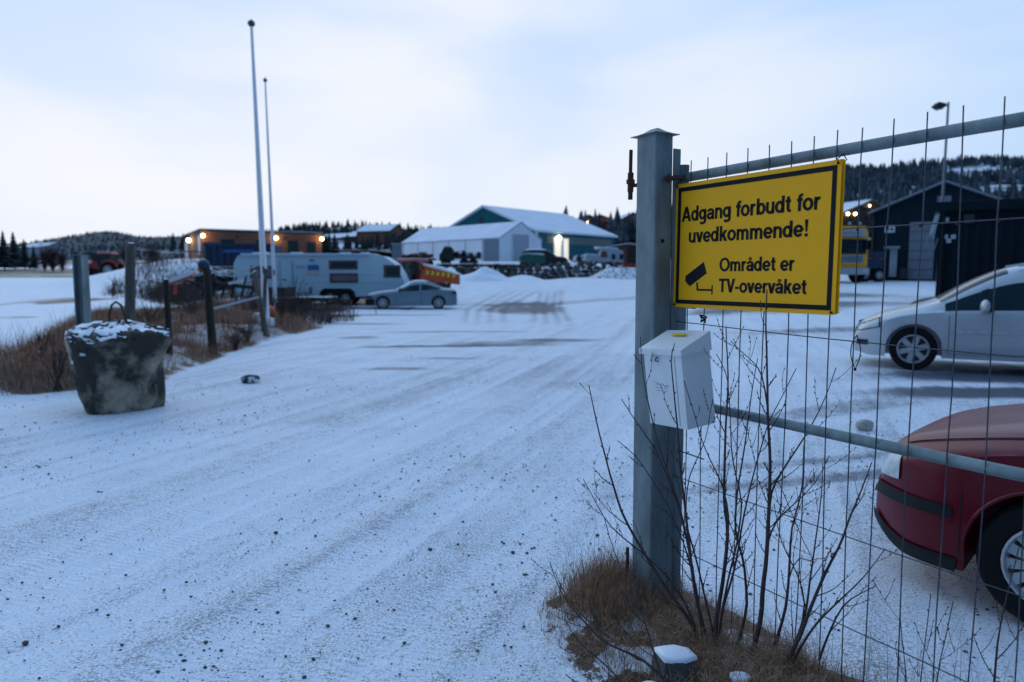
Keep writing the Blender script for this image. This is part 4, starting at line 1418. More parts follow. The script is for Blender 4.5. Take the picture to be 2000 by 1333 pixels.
def cvz(py):
    return at(600, py, cvY - 1.2).z - g0


def cbox(name, px0, px1, py0, py1, m, y=-1.165, d=.03, parent=None):
    x0_, x1_, z0_, z1_ = cvx(px0), cvx(px1), cvz(py1), cvz(py0)
    return MB().box(((x0_ + x1_) / 2, y, (z0_ + z1_) / 2), (x1_ - x0_, d, z1_ - z0_)).build(name, m, parent or cv)


for (x0_, x1_, y0_, y1_, mm) in ((654, 708, 509, 527, 'winglass'), (655, 708, 534, 553, 'curtain'), (757, 789, 518, 543, 'winglass'), (505, 553, 520, 545, 'curtain')):
    f_ = cbox('window', x0_, x1_, y0_, y1_, M['maroon'])
    cbox('pane', x0_ + 5, x1_ - 3, y0_ + 4, y1_ - 4, M[mm], y=-1.19, d=.02, parent=f_)
dr = cbox('door', 562, 584, 511, 580, M['caravan'], y=-1.16, d=.03)
for s_ in (561, 584.5):
    cbox('door_edge', s_, s_ + 1, 510, 580, M['tentgrey'], y=-1.18, d=.02)
cbox('emblem', 614, 635, 518, 528, M['bluedecal'], y=-1.17, d=.015)
tri = MB()
for (u, v, w_, h_) in ((619, 519, 6, 5), (627, 517, 6, 6), (632, 521, 5, 5)):
    tri.prism([(cvx(u - w_ / 2), cvz(v + h_)), (cvx(u + w_ / 2), cvz(v + h_)), (cvx(u), cvz(v - 2))], lambda a, b, c: (a, -1.185 + c, b), .012)
tri.build('emblem_peaks', M['bluedecal'], cv)
cbox('emblem_lower', 613, 634, 529, 538, M['pinkdecal'], y=-1.17, d=.015)
cbox('vent_grille', 592, 609, 519, 524, M['palegrey'], y=-1.17)
cbox('vent_grille', 592, 611, 570, 576, M['palegrey'], y=-1.17)
cbox('socket_flap', 565, 573, 545, 549, M['tentgrey'], y=-1.17)
cbox('top_lamp', 618, 626, 507, 511, M['tentgrey'], y=-1.17)
cbox('jockey_handle', 617, 620, 561, 575, M['dark'], y=-1.2)
for z_ in (0.62, 1.05):
    MB().box((Lc * .5, -1.156, z_ + .5), (Lc * .93, .006, .012)).build('trim_line', M['palegrey'], cv)
for (u, w_) in ((.12, .9), (.33, .7), (.62, .6), (.74, .5)):
    MB().box((Lc * u, 0, ztop + .06), (w_, .6, .12), taper=.8).build('roof_light', M['snow'], cv)
MB().box((Lc * .42, 0, ztop + .02), (Lc * .76, 2.2, .05)).build('roof_snow', M['roofsnow'], cv)
for dx in (-.40, .42):
    for sd in (-1, 1):
        wheel(cv, (wc + dx, sd * 1.02, .33), .33, .2, sd, 8, .66)
MB().tube([(Lc * .985, 0, .5), (Lc * 1.10, 0, .46)], .06, 8).build('drawbar', M['galv'], cv)
MB().box((Lc * .5, 0, .36), (Lc * .9, 1.6, .12)).build('chassis', M['dark'], cv)
awn = MB().tube([(0.25, -1.2, ztop - .10), (Lc * .78, -1.2, ztop - .06)], .035, 6).build('awning_rail', M['palegrey'], cv)

# ---- low flatbed trailer in front of the caravan
a_, b_ = at(514, 595, 34.0), at(652, 590, 34.0)
L_ = b_.x - a_.x
tr = thing('flatbed_trailer', (a_.x, 34.0, H(a_.x + 1, 34)), 'low dark flatbed trailer standing in front of the caravan', 'trailer')
MB().box((L_ / 2, 0, .46), (L_, 1.9, .16)).build('deck', M['wood_dark'], tr)
MB().box((L_ / 2, 0, .56), (L_ * .98, 1.8, .035)).build('snow_layer', M['snow_patchy'], tr)
MB().box((.65, 0, .80), (1.3, 1.7, .45)).build('headboard_box', M['dark'], tr)
for xx in (.9, 1.7):
    for sd in (-1, 1):
        wheel(tr, (xx, sd * .82, .27), .27, .18, sd, 6, .6, rimm='rim_dark')
MB().tube([(L_, 0, .42), (L_ + .9, 0, .38)], .05, 6).build('drawbar', M['rust'], tr)
for k in range(6):
    MB().box((.3 + k * (L_ - .6) / 5, -.96, .42), (.09, .05, .18)).build('stake_pocket', M['rust'], tr)


# ---- tractors
def tractor(px_c, py_base, Y, s, rz, label, cabm, face=1, extra=None):
    p = at(px_c, py_base, Y)
    t = thing('tractor', (p.x, Y, H(p.x, Y)), label, 'tractor', rz=rz)
    f = face
    # local: x forward (f), rear wheels big at x=-.9, front small at +1.3
    MB().prism([(f * .35, .95), (f * 2.05, .90), (f * 2.12, 1.20), (f * 1.95, 1.55), (f * .3, 1.72)], lambda u, v, w: (u * s, (-.42 + w) * s, v * s), .84).build('bonnet', M['red'], t)
    MB().box((f * .3 * s, 0, .85 * s), (2.9 * s, .5 * s, .45 * s)).build('chassis', M['dark'], t)
    MB().prism([(-1.05, 1.35), (.42, 1.15), (.36, 2.5), (-.95, 2.55)] if f > 0 else [(1.05, 1.35), (-.42, 1.15), (-.36, 2.5), (.95, 2.55)], lambda u, v, w: (u * s, (-.72 + w) * s, v * s), 1.44).build('cab_glass', cabm, t)
    for (xx, xt) in ((.42, .36), (-.35, -.32), (-1.05, -.95)):
        for sd in (-1, 1):
            MB().tube([(f * xx * s, sd * .74 * s, 1.2 * s), (f * xt * s, sd * .73 * s, 2.52 * s)], .045 * s, 5).build('cab_pillar', M['dark'], t)
    MB().box((-f * .3 * s, 0, 2.62 * s), (1.7 * s, 1.6 * s, .16 * s), taper=.9).build('cab_roof', M['red'], t)
    MB().box((-f * .3 * s, 0, 2.73 * s), (1.5 * s, 1.4 * s, .05 * s)).build('roof_snow', M['snow'], t)
    for sd in (-1, 1):
        wheel(t, (-f * .75 * s, sd * .85 * s, .85 * s), .85 * s, .45 * s, sd, 8, .55, rimm='rim')
        wheel(t, (f * 1.55 * s, sd * .80 * s, .60 * s), .60 * s, .36 * s, sd, 8, .52, rimm='rim')
        # curved mudguard
        MB().tube([(-f * (.75 + 1.0 * math.cos(a)) * s, sd * .85 * s, (.85 + 1.0 * math.sin(a)) * s) for a in [math.pi * (.12 + .60 * k / 8) for k in range(9)]], .11 * s, 6).build('mudguard', M['red'], t, True)
        MB().ball((f * .5 * s, sd * .95 * s, 2.2 * s), .12 * s, (.4, 1, 1.3), 8, 6).build('mirror', M['dark'], t)
    MB().tube([(f * 1.0 * s, .3 * s, 1.6 * s), (f * 1.0 * s, .3 * s, 2.3 * s)], .04 * s, 6).build('exhaust', M['dark'], t)
    return t


tractor(206, 542, 78, 1.0, math.radians(4), 'red tractor seen from the side on the far edge of the field', M['winglass'], face=-1)
t2 = tractor(812, 555, 42.0, 0.88, math.radians(-38), 'red tractor with snowy cab roof behind the coupe', M['winglass'], face=1)
# snow plough
a_, b_ = at(824, 545, 40.8), at(892, 553, 39.4)
pl = thing('snow_plough', ((a_.x + b_.x) / 2, 40.1, H(-5, 40)), 'orange snow plough blade with a yellow arrow strip behind the coupe', 'snow plough', rz=math.atan2(b_.y - a_.y, b_.x - a_.x))
Lp = (b_ - a_).length + .1
z0_ = at(850, 552, 40).z - pl.location.z
MB().prism([(-Lp / 2, z0_ + .18), (Lp / 2, z0_ - .12), (Lp / 2, z0_ + .42), (-Lp / 2, z0_ + .98)], lambda u, v, w: (u, w, v), .22).build('blade', M['orangered'], pl)
MB().prism([(-Lp / 2, z0_ + .99), (Lp / 2, z0_ + .43), (Lp / 2, z0_ + .50), (-Lp * .1, z0_ + .92), (-Lp / 2, z0_ + 1.06)], lambda u, v, w: (u, w, v), .25).build('snow_layer', M['snow'], pl)
for k in range(6):
    u = -Lp * .32 + k * Lp * .145
    zc = z0_ + .60 - .22 * (u / Lp + .5) * 1.15
    MB().prism([(u - .11, zc + .12), (u + .04, zc + .10), (u + .13, zc), (u + .02, zc - .12), (u - .12, zc - .10), (u - .03, zc)], lambda a, b, c: (a, -.015 + c, b), .014).build('arrow_mark', M['chevron'], pl)
for k in (-1, 1):
    MB().tube([(k * Lp * .3, .1, z0_ + .3), (k * .3 - .5, 1.1, .55)], .06, 6).build('push_arm', M['dark'], pl)
MB().box((0, .12, z0_ / 2 - .05), (Lp * .5, .1, max(.1, z0_))).build('support', M['dark'], pl)
MB().box((-Lp / 2 + .05, -.05, z0_ + .9), (.18, .1, .35)).build('marker_flag', M['red'], pl)

# ---- blue tipper skip
a_, b_ = at(414, 520, 50), at(541, 517, 50)
g0 = H(-19, 50)
L_ = b_.x - a_.x
z1_ = at(480, 480, 50).z - g0
z0_ = at(480, 518, 50).z - g0
sk = thing('tipper_trailer', (a_.x, 50, g0), 'dark blue tipper trailer body between the brown building and the caravan', 'trailer')
MB().prism([(0.25, z0_ - .1), (L_ - .2, z0_ - .1), (L_, z1_), (0, z1_)], lambda u, v, w: (u, w - 1.2, v), 2.4).build('tub', M['blue'], sk)
for k in range(9):
    MB().box((.35 + k * (L_ - .7) / 8, -1.24, (z0_ + z1_) / 2), (.10, .08, z1_ - z0_)).build('tub_rib', M['blue'], sk)
MB().box((L_ / 2, -1.25, z1_), (L_ + .1, .12, .14)).build('rim', M['blue'], sk)
MB().box((L_ * .52, -1.27, z1_ - .42), (L_ * .45, .03, .18)).build('side_stripe', M['bluedecal'], sk)
MB().box((.12, 0, (z0_ + z1_) / 2 + .1), (.14, 2.5, z1_ - z0_ + .2)).build('tailgate', M['teal'], sk)
MB().box((L_ / 2, 0, z0_ - .25), (L_ * .9, .9, .22)).build('chassis', M['dark'], sk)
for xx in (.8, 1.9, 3.0):
    for sd in (-1, 1):
        wheel(sk, (xx, sd * .95, .5), .5, .3, sd, 8, .55, rimm='rim_dark')
MB().tube([(L_ * .85, 0, 0), (L_ * .85, 0, z0_ - .2)], .09, 6).build('landing_leg', M['dark'], sk)

# ---- yellow lorry behind the sign
a_, b_ = at(1630, 550, 44.5), at(1697, 550, 44.5)
g0 = H(22, 45)
zt_ = at(1670, 438, 44.5).z - g0
W_ = 2.5
ly = thing('lorry', (b_.x - .15, 44.5, g0), 'yellow lorry facing the camera beside the workshop, half hidden by the sign', 'lorry', rz=math.radians(4))
ht_ = zt_
MB().prism([(-2.35, .75), (0, .75), (0, ht_ - .55), (-.18, ht_ - .12), (-2.17, ht_ - .12), (-2.35, ht_ - .55)], lambda u, v, w: (u, w, v), 2.2).build('cab', M['truckyellow'], ly)
MB().box((-1.18, -.04, ht_ - .55), (1.9, .10, .42)).build('sign_box', M['palegrey'], ly)
MB().box((-1.18, -.10, ht_ - .55), (1.3, .03, .12)).build('sign_lettering', M['ink'], ly)
MB().box((-1.18, -.03, ht_ - 1.40), (2.1, .08, .86)).build('windscreen', M['carglass'], ly)
MB().box((-1.18, -.14, ht_ - .98), (2.0, .22, .07)).build('sun_visor', M['blackplastic'], ly)
MB().box((-1.18, -.05, ht_ - 2.15), (1.75, .12, .46)).build('grille', M['palegrey'], ly)
for k in range(3):
    MB().box((-1.18, -.12, ht_ - 2.02 - .13 * k), (1.6, .03, .05)).build('grille_slat', M['blackplastic'], ly)
MB().box((-1.18, -.10, .72), (2.4, .30, .42)).build('bumper', M['palegrey'], ly)
for k in (-2.1, -.26):
    MB().box((k, -.26, .74), (.36, .04, .20)).build('headlight', M['lens'], ly)
    MB().box((k * 1.05 + .06, -.16, ht_ - 1.3), (.16, .18, .55)).build('mirror', M['blackplastic'], ly)
MB().box((-1.9, -.12, ht_ - 2.0), (.3, .04, .2)).build('number_plate', M['stickyellow'], ly)
for k in (-1.9, -1.25, -.6):
    MB().ball((k, -.05, ht_ + .03), .10, (1, .7, 1), 8, 6).build('roof_lamp', M['palegrey'], ly)
for sd in (-1, 1):
    wheel(ly, (-1.18 + sd * 1.05, .9, .5), .5, .32, sd, 8, .55)
for yy in (5.6, 6.8):
    for sd in (-1, 1):
        wheel(ly, (-1.18 + sd * 1.05, yy, .5), .5, .32, sd, 8, .55)
MB().box((-1.18, 5.0, 1.0), (.9, 6.0, .25)).build('chassis', M['dark'], ly)
MB().box((-1.18, 5.0, 1.75), (2.4, 5.0, 1.1)).build('load_bed', M['blue'], ly)
# side view of bed seen to the right of the cab
bd = thing('roll_off_skip', (b_.x + .35, 46.5, g0), 'dark blue skip standing between the yellow lorry and the workshop door', 'skip')
MB().prism([(0, .9), (1.5, .9), (1.7, 2.0), (0, 2.0)], lambda u, v, w: (u, w, v), 2.0).build('tub', M['blue'], bd)
MB().box((.8, -.03, 1.55), (1.4, .05, .10)).build('side_stripe', M['rustyload'], bd)
for xx in (.35, 1.3):
    wheel(bd, (xx, .1, .48), .48, .3, -1, 8, .5)
MB().box((.8, .8, .75), (1.5, .7, .3)).build('chassis', M['dark'], bd)
MB().box((-.35, .5, .95), (.6, .7, .7)).build('fuel_tank', M['palegrey'], bd)


# ---- things on the upper yard
def yard_origin(px, Y):
    x = at(px, 500, Y).x
    return x, H(x, Y)


x, g0 = yard_origin(787, 63)
t = thing('scrap_trailer', (x, 63, g0), 'rusty farm trailer with scrap in front of the left end of the tent hall', 'trailer')
L_ = at(850, 500, 63).x - x
MB().box((L_ / 2, 0, .75), (L_, 1.8, .14)).build('deck', M['rustyload'], t)
r = random.Random(5)
for k in range(9):
    MB().box((r.uniform(.2, L_ - .3), r.uniform(-.5, .5), .95 + r.uniform(0, .15)), (r.uniform(.3, .8), r.uniform(.3, .7), r.uniform(.2, .5)), (0, r.uniform(-.4, .4), r.uniform(0, 3))).build('scrap_piece', M['rustyload'], t)
for xx in (.7, 2.2):
    wheel(t, (xx, -.8, .38), .38, .22, -1, 6, .5, rimm='rim_dark')
    wheel(t, (xx, .8, .38), .38, .22, 1, 6, .5, rimm='rim_dark')

x, g0 = yard_origin(860, 63)
t = thing('old_lorry', (x, 63, g0), 'old dark flatbed lorry under snow along the tent hall wall', 'lorry')
L_ = at(937, 500, 63).x - x
MB().prism([(0, .55), (1.15, .55), (1.15, 1.55), (.95, 1.75), (.42, 1.75), (.12, 1.2), (0, 1.1)], lambda u, v, w: (u, w - .9, v), 1.8).build('cab', M['dark'], t)
MB().box((.75, -.91, 1.35), (.45, .03, .32)).build('side_window', M['winglass'], t)
MB().box((.65, 0, 1.79), (.62, 1.7, .07)).build('snow_layer', M['snow'], t)
MB().box((2.35, 0, .85), (2.4, 1.9, .20)).build('flatbed', M['dark'], t)
for k in range(7):
    MB().rock((1.4 + .33 * k, 0, 1.12 + .1 * math.sin(k)), (.5, 1.5, .55), k, 7, 4, .3).build('load', M['snow_patchy'] if k % 2 else M['dark'], t)
for xx in (.5, 2.1, 2.9):
    for sd in (-1, 1):
        wheel(t, (xx, sd * .8, .38), .38, .22, sd, 6, .5, rimm='rim_dark')
L_ = None

x, g0 = yard_origin(1013, 62)
t = thing('boat_on_trailer', (x, 62, g0), 'upturned-looking dark green covered boat beside the tent hall door', 'boat')
L_ = at(1064, 505, 62).x - x
MB().prism([(0, .75), (.35, .45), (L_, .30), (L_, 1.05), (L_ * .3, 1.15), (.12, .95)], lambda u, v, w: (u, w - .8, v), 1.6).build('hull', M['green'], t)
MB().prism([(.3, 1.13), (L_, 1.06), (L_ * .9, 1.22), (.6, 1.24)], lambda u, v, w: (u, w - .7, v), 1.4).build('snow_layer', M['snow'], t)
MB().box((L_ * .6, 0, .22), (L_ * .7, 1.0, .2)).build('cradle', M['wood_dark'], t)

x, g0 = yard_origin(1064, 61.5)
car = Car(2.15 * 2, 1.8,
          top=[(0, .6), (.1, .95), (.3, 1.45), (.6, 1.62), (1.6, 1.66), (2.4, 1.6), (3.0, 1.25), (3.3, 1.05), (4.0, .95), (4.25, .75), (4.3, .5)],
          belt=[(0, .55), (.1, .85), (1, .98), (3, .98), (4.0, .88), (4.3, .48)],
          rw=[(0, .6), (.5, .66), (2.4, .64), (3.1, .72), (4.3, .55)], wheels=(.85, 3.45), wr=.33, arch=.37, zb=.25, nose=.3, nose_in=.1)
t = thing('parked_car', (x - 2.1, 64.6, g0), 'dark estate car in front of the lit doorway of the teal hall', 'car')
car.body(t, M['dark'])
car.glass(t, .4, 2.9)
car.topsheet(t, 2.45, 3.1, 'windscreen', M['carglass'])
car.topsheet(t, .5, 2.3, 'snow_layer', M['snow'], off=.03)
car.wheelset(t, spokes=6)

x, g0 = yard_origin(1118, 64)
t = thing('scrap_heap', (x, 64, g0), 'low heap of snow-dusted scrap between the dark estate and the motorhome', 'scrap')
for k in range(8):
    MB().rock((.12 + .16 * k, r.uniform(-.4, .4), .30 + r.uniform(0, .25)), (.7, .8, .6), 40 + k, 7, 4, .3).build('scrap_piece', M['snow_patchy'] if k % 3 else M['dark'], t)

x, g0 = yard_origin(1142, 61)
t = thing('motorhome', (x, 61, g0), 'old white motorhome with a raked front on the upper yard', 'motorhome', rz=math.radians(-4))
L_ = at(1216, 505, 61).x - x
zt_ = at(1180, 486, 61).z - g0
MB().prism([(0, .45), (L_, .35), (L_ - .05, zt_ - .25), (L_ - .4, zt_ - .12), (1.95, zt_), (1.35, zt_ - .02), (1.12, zt_ - .62), (.1, .95)], lambda u, v, w: (u, w - 1.0, v), 2.0).build('body', M['palegrey'], t)
MB().prism([(.1, .97), (1.05, zt_ - .64), (1.0, zt_ - .52), (.05, 1.06)], lambda u, v, w: (u, w - .9, v), 1.8).build('snow_layer', M['snow'], t)
MB().box((L_ * .55, 0, zt_ + .03), (L_ * .6, 1.8, .10), (0, math.radians(4), 0)).build('roof_snow', M['snow'], t)
MB().prism([(1.28, zt_ - .75), (1.85, zt_ - .78), (1.80, zt_ - .28), (1.42, zt_ - .25)], lambda u, v, w: (u, -1.02 + w, v), .03).build('window', M['rustyload'], t)
for xx in (2.35, 3.0):
    MB().box((xx, -1.01, zt_ - .72), (.32, .04, .45)).build('window', M['winglass'], t)
for xx in (.7, L_ - .8):
    for sd in (-1, 1):
        wheel(t, (xx, sd * .85, .34), .34, .2, sd, 6, .55)

x, g0 = yard_origin(1216, 60)
t = thing('red_skip', (x, 60, g0), 'dull red skip right of the motorhome, beside the gate post', 'skip')
MB().prism([(0.1, .1), (1.4, .1), (1.55, .8), (0, .8)], lambda u, v, w: (u, w - .7, v), 1.4).build('tub', M['red'], t)
for k in range(4):
    MB().box((.2 + k * .38, -.73, .48), (.07, .06, .6)).build('tub_rib', M['red'], t)

# pale utility box behind the caravan roof
x, g0 = yard_origin(776, 66)
t = thing('utility_cabinet', (x, 66, g0), 'grey cabinet left of the tent hall, just above the caravan roof', 'cabinet')
MB().box((0, 0, .9), (.85, .7, 1.8)).build('body', M['tentgrey'], t)
MB().box((0, 0, 1.84), (.95, .8, .09)).build('lid', M['palegrey'], t)


# ------------------------------------------------------------------ flagpoles
def flagpole(px_b, py_b, px_t, py_t, Y, r0, label):
    b_, t_ = at(px_b, py_b, Y), at(px_t, py_t, Y)
    g = H(b_.x, Y)
    t = thing('flagpole', (b_.x, Y, g), label, 'flagpole', group='white flagpoles beside the caravan')
    dx, h = t_.x - b_.x, t_.z - g
    MB().tube([(dx * k / 8, 0, h * k / 8) for k in range(9)], [r0 * (1 - .62 * k / 8) for k in range(9)], 14).build('pole', M['polewhite'], t, True)
    MB().ball((dx, 0, h + .05), r0 * 1.05, (1, 1, .9)).tube([(dx, 0, h), (dx, 0, h + .17)], [r0 * .5, .01], 6).build('finial', M['poletop'], t, True)
    MB().box((0, 0, .08), (.42, .36, .22), taper=.85).build('footing', M['snow'], t)
    MB().box((-.0, -r0 * 1.0, 1.55), (.05, .05, .20)).build('cleat', M['poletop'], t)
    MB().tube([(r0 * .6, -r0 * .9, 1.5), (dx * .5 + r0 * .4, -r0 * .7, h * .5), (dx, -r0 * .4, h - .05)], .006, 4).build('halyard', M['polewhite'], t)
    return t


flagpole(521, 652, 491, 50, 20.4, .098, 'nearer and taller of the two white flagpoles')
flagpole(539, 622, 518, 160, 26.3, .072, 'farther white flagpole just right of the tall one')

# ------------------------------------------------------------------ concrete block with lifting loop
b_ = at(243, 793, 8.75)
g0 = H(b_.x, b_.y)
bt = thing('concrete_block', (b_.x, b_.y, g0), 'tapered weathered concrete block with snow on top and an iron loop', 'concrete block')
rr = random.Random(12)
prof = [(.40, -.03), (.425, .05), (.44, .15), (.455, .3), (.475, .45), (.505, .60), (.54, .72), (.57, .82), (.575, .90), (.545, .955), (.44, .985), (.28, 1.02), (.12, 1.05), (.001, 1.06)]
NR, n = 46, 110
tt = np.linspace(0, len(prof) - 1, NR)
pr_ = np.interp(tt, range(len(prof)), [p[0] for p in prof])
pz_ = np.interp(tt, range(len(prof)), [p[1] for p in prof])
aa = np.linspace(0, 2 * math.pi, n, endpoint=False)
Ag, Rg = np.meshgrid(aa, pr_)
_, Zg = np.meshgrid(aa, pz_)
ca, sa = np.cos(Ag), np.sin(Ag)
u1 = ca * 2.0 + Zg * 1.3 + 5
v1 = sa * 2.0 - Zg * 2.6 + 9
big_ = fbm(u1, v1, 17, 3) - .5
rid = 1 - np.abs(fbm(u1 * 2.1, v1 * 2.1, 27, 3) - .5) * 2
cell = np.floor(fbm(u1 * 1.3, v1 * 1.6, 37, 2) * 7) / 7 - .5          # flaked, stepped faces
fin = fbm(ca * 9 + Zg * 5, sa * 9 - Zg * 11, 47, 4) - .5
edge = np.clip(Rg / .30, 0, 1)
Q = 1 + (.30 * big_ + .22 * cell + .16 * fin - .08 * (rid - .7)) * edge
Zd = Zg + np.where(Zg > .05, .07 * big_ + .04 * fin, 0) + np.where(Zg > .84, .07 * fin + .05 * cell, 0)
VX, VY = Rg * Q * (1 + .05 * np.cos(4 * Ag + .6)) * ca, Rg * Q * (1 + .05 * np.cos(4 * Ag + .6)) * sa
vs = [(float(x), float(y), float(z)) for x, y, z in zip(VX.ravel(), VY.ravel(), Zd.ravel())]
fs = [(i * n + k, i * n + (k + 1) % n, (i + 1) * n + (k + 1) % n, (i + 1) * n + k) for i in range(NR - 1) for k in range(n)]
MB().add(vs, fs).build('body', M['concrete'], bt, True, 35)
# snow caught on the faces that look up
sf, used = [], {}
sv = []
nm = fbm(VX.ravel() * 6, VY.ravel() * 6, 5, 4)
for f in fs:
    p_ = [Vector(vs[i]) for i in f]
    nrm = (p_[2] - p_[0]).cross(p_[3] - p_[1])
    if nrm.length < 1e-9 or p_[0].z < .55:
        continue
    nz_ = nrm.normalized().z
    if nz_ + (float(nm[f[0]]) - .5) * 1.7 > .62:
        g_ = []
        for i in f:
            if i not in used:
                used[i] = len(sv)
                sv.append((vs[i][0] * 1.003, vs[i][1] * 1.003, vs[i][2] + .008))
            g_.append(used[i])
        sf.append(tuple(g_))
tag(MB().add(sv, sf).build('snow_layer', M['snow'], bt, True, 180), kind='stuff')
MB().tube([(-.10, -.02, .98), (-.12, -.02, 1.14), (-.085, -.02, 1.27), (-.03, -.02, 1.31), (.03, -.02, 1.27), (.07, -.02, 1.14), (.09, -.02, 1.0)], .014, 8).build('lifting_loop', M['rust'], bt, True)


# ------------------------------------------------------------------ posts on the bank
def post(px_b, px_t, py_t, Y, r0, label, m, name='fence_post', square=False, n=7, px_c=None):
    b_ = at(px_b, 650, Y)
    t_ = at(px_t, py_t, Y)
    g = H(b_.x, Y)
    t = thing(name, (b_.x, Y, g - .05), label, 'post')
    h, dx = t_.z - g + .05, t_.x - b_.x
    if square:
        for (ox, oy, w, d) in ((-r0 * .7, 0, .012, r0 * 2), (r0 * .7, 0, .012, r0 * 2), (0, 0, r0 * 1.4, .012)):
            MB().box((ox + dx / 2, oy, h / 2), (w if w > .02 else .016, d, h)).build('flange', m, t)
        MB().box((dx / 2, 0, h + .008), (r0 * 1.7, r0 * 2.2, .012)).build('cap', m, t)
    else:
        MB().tube([(dx * k / 4 + rr.uniform(-.006, .006), 0, h * k / 4) for k in range(5)], [r0 * (1 - .04 * k) for k in range(5)], 9).build('shaft', m, t, True, 60)
        MB().lathe([(r0 * .8, 0), (.001, .015)], (dx, 0, h + .001), n=9).build('snow_layer', M['snow'], t)
    return t


post(163, 158, 500, 10.4, .085, 'galvanised steel gate post standing behind the concrete block', M['galv'], 'gate_post', True)
post(249, 256, 476, 11.6, .088, 'tallest weathered wooden post, behind the iron loop', M['wood'])
post(330, 324, 546, 13.2, .062, 'short dark wooden post right of the concrete block', M['wood_dark'])
pt = post(415, 403, 520, 14.6, .090, 'dark wooden post with a blue cover on its top', M['wood_dark'])
tz = at(403, 520, 14.6).z - pt.location.z
MB().ball((-.13, 0, tz + .03), .12, (1, 1, .9)).build('cover', M['blue'], pt, True)
p5 = post(521, 497, 530, 18.6, .075, 'left leaning grey post of the crossed pair behind the tall flagpole', M['wood'])
p6 = post(513, 520, 525, 19.2, .060, 'right grey post of the leaning pair behind the tall flagpole', M['wood'])

# sagging ropes and rail
a_, b_ = at(404, 518, 14.6), at(500, 522, 18.6)
for j, (da, db, sag, lab) in enumerate([(0, 0.02, .10, 'upper grey rope sagging between the blue-topped post and the leaning posts'), (-.06, -.10, .16, 'lower grey rope sagging between the blue-topped post and the leaning posts')]):
    mid_ = a_.lerp(b_, .5)
    o = MB().tube([a_.lerp(b_, k / 10) - mid_ + Vector((0, 0, da * (1 - k / 10) + db * k / 10 - sag * 4 * (k / 10) * (1 - k / 10))) for k in range(11)], .017, 6).build('rope', M['rope'], smooth=True)
    o.location = mid_
    tag(o, lab, 'rope')
a_, b_ = at(416, 604, 14.6), at(508, 580, 18.7)
mid_ = a_.lerp(b_, .5)
o = MB().tube([a_ - mid_, b_ - mid_], .028, 8).build('rail', M['rope'], smooth=True)
o.location = mid_
tag(o, 'straight grey rail from the blue-topped post to the leaning posts', 'rail')

# red buoy behind the flagpole foot
p = at(527, 626, 21.3)
o = MB().ball((0, 0, 0), .17, (1.0, 1, 1.1), 16, 10).build('buoy_body', M['orangered'], smooth=True)
by = thing('buoy', (p.x, 21.3, H(p.x, 21.3) + .30), 'round red float lying behind the foot of the tall flagpole', 'buoy')
o.parent = by
MB().tube([(0, 0, .15), (0, 0, .24)], .04, 8).build('buoy_eye', M['dark'], by)
MB().box((-.25, .1, -.16), (.5, .5, .22), taper=.8).build('snow_lump', M['snow'], by)

# orange implement among the brush
p = at(350, 545, 21)
t = thing('snow_scraper', (p.x, 21, p.z - .10), 'orange implement with snow on it above the short dark post', 'implement', rz=.35)
MB().prism([(-.38, -.12), (.02, .04), (.05, .14), (-.35, -.01)], lambda u, v, w: (u, w - .3, v), .6).build('blade', M['orangered'], t)
MB().prism([(.0, .02), (.38, .16), (.36, .30), (-.02, .14)], lambda u, v, w: (u, w - .3, v), .6).build('blade', M['orangered'], t)
MB().prism([(-.36, -.06), (.03, .085), (.37, .22), (.33, .335), (-.02, .20), (-.34, .06)], lambda u, v, w: (u, w - .31, v), .60).build('snow_layer', M['snow'], t)
MB().tube([(-.1, 0, -.08), (-.12, 0, -.35)], .04, 6).build('leg', M['orangered'], t)
MB().tube([(.2, 0, .05), (.9, .1, -.2)], .035, 6).build('handle', M['dark'], t)

# dark machinery half hidden in the brush
p = at(440, 560, 27)
t = thing('harrow', (p.x, 27, H(p.x, 27)), 'dark farm machine with curved bars in the brush left of the caravan', 'farm machine')
for k in range(6):
    MB().tube([(-.9 + .33 * k + .5 * math.sin(q * .5) * .5, .1 * k, .25 + 1.05 * math.sin(q * .45 + .2)) for q in range(7)], .035, 6).build('curved_bar', M['dark'], t)
MB().box((0, 0, .95), (2.2, .2, .14), (0, .1, 0)).build('beam', M['dark'], t)
MB().box((-.7, 0, 1.12), (.7, .6, .4), (0, -.2, .3)).build('hopper', M['dark'], t)
MB().box((.4, 0, 1.05), (.5, .3, .1), (0, -.2, .3)).build('snow_layer', M['snow'], t)
MB().ball((-.85, -.1, 1.55), .13, n=10, m=6).tube([(-.85, -.1, 1.2), (-.85, -.1, 1.45)], .03, 6).build('beacon', M['orange'], t, True)
MB().box((1.1, .2, .9), (.28, .2, .5)).build('red_box', M['red'], t)


# ------------------------------------------------------------------ the gate
G0 = Vector((0.792, 3.37, 0))
GD = Vector((0.51, -0.86, 0)).normalized()
GN = Vector((-GD.y, GD.x, 0))          # points right/away
GN = -GN if GN.y < 0 else GN           # away from the camera
gate = thing('wire_gate', (G0.x, G0.y, 0), 'galvanised tube gate filled with wire mesh, carrying the yellow sign', 'gate', rz=math.atan2(GD.y, GD.x))
# local x along the gate, local y = +90 deg from x (points right/away), z up
GL = 2.75
Z_TOP, Z_MID, Z_BOT = 2.085, 1.035, -0.005


def gtube(name, pts, r_, m='galv', n=14):
    return MB().tube(pts, r_, n).build(name, M[m], gate, True, 60)


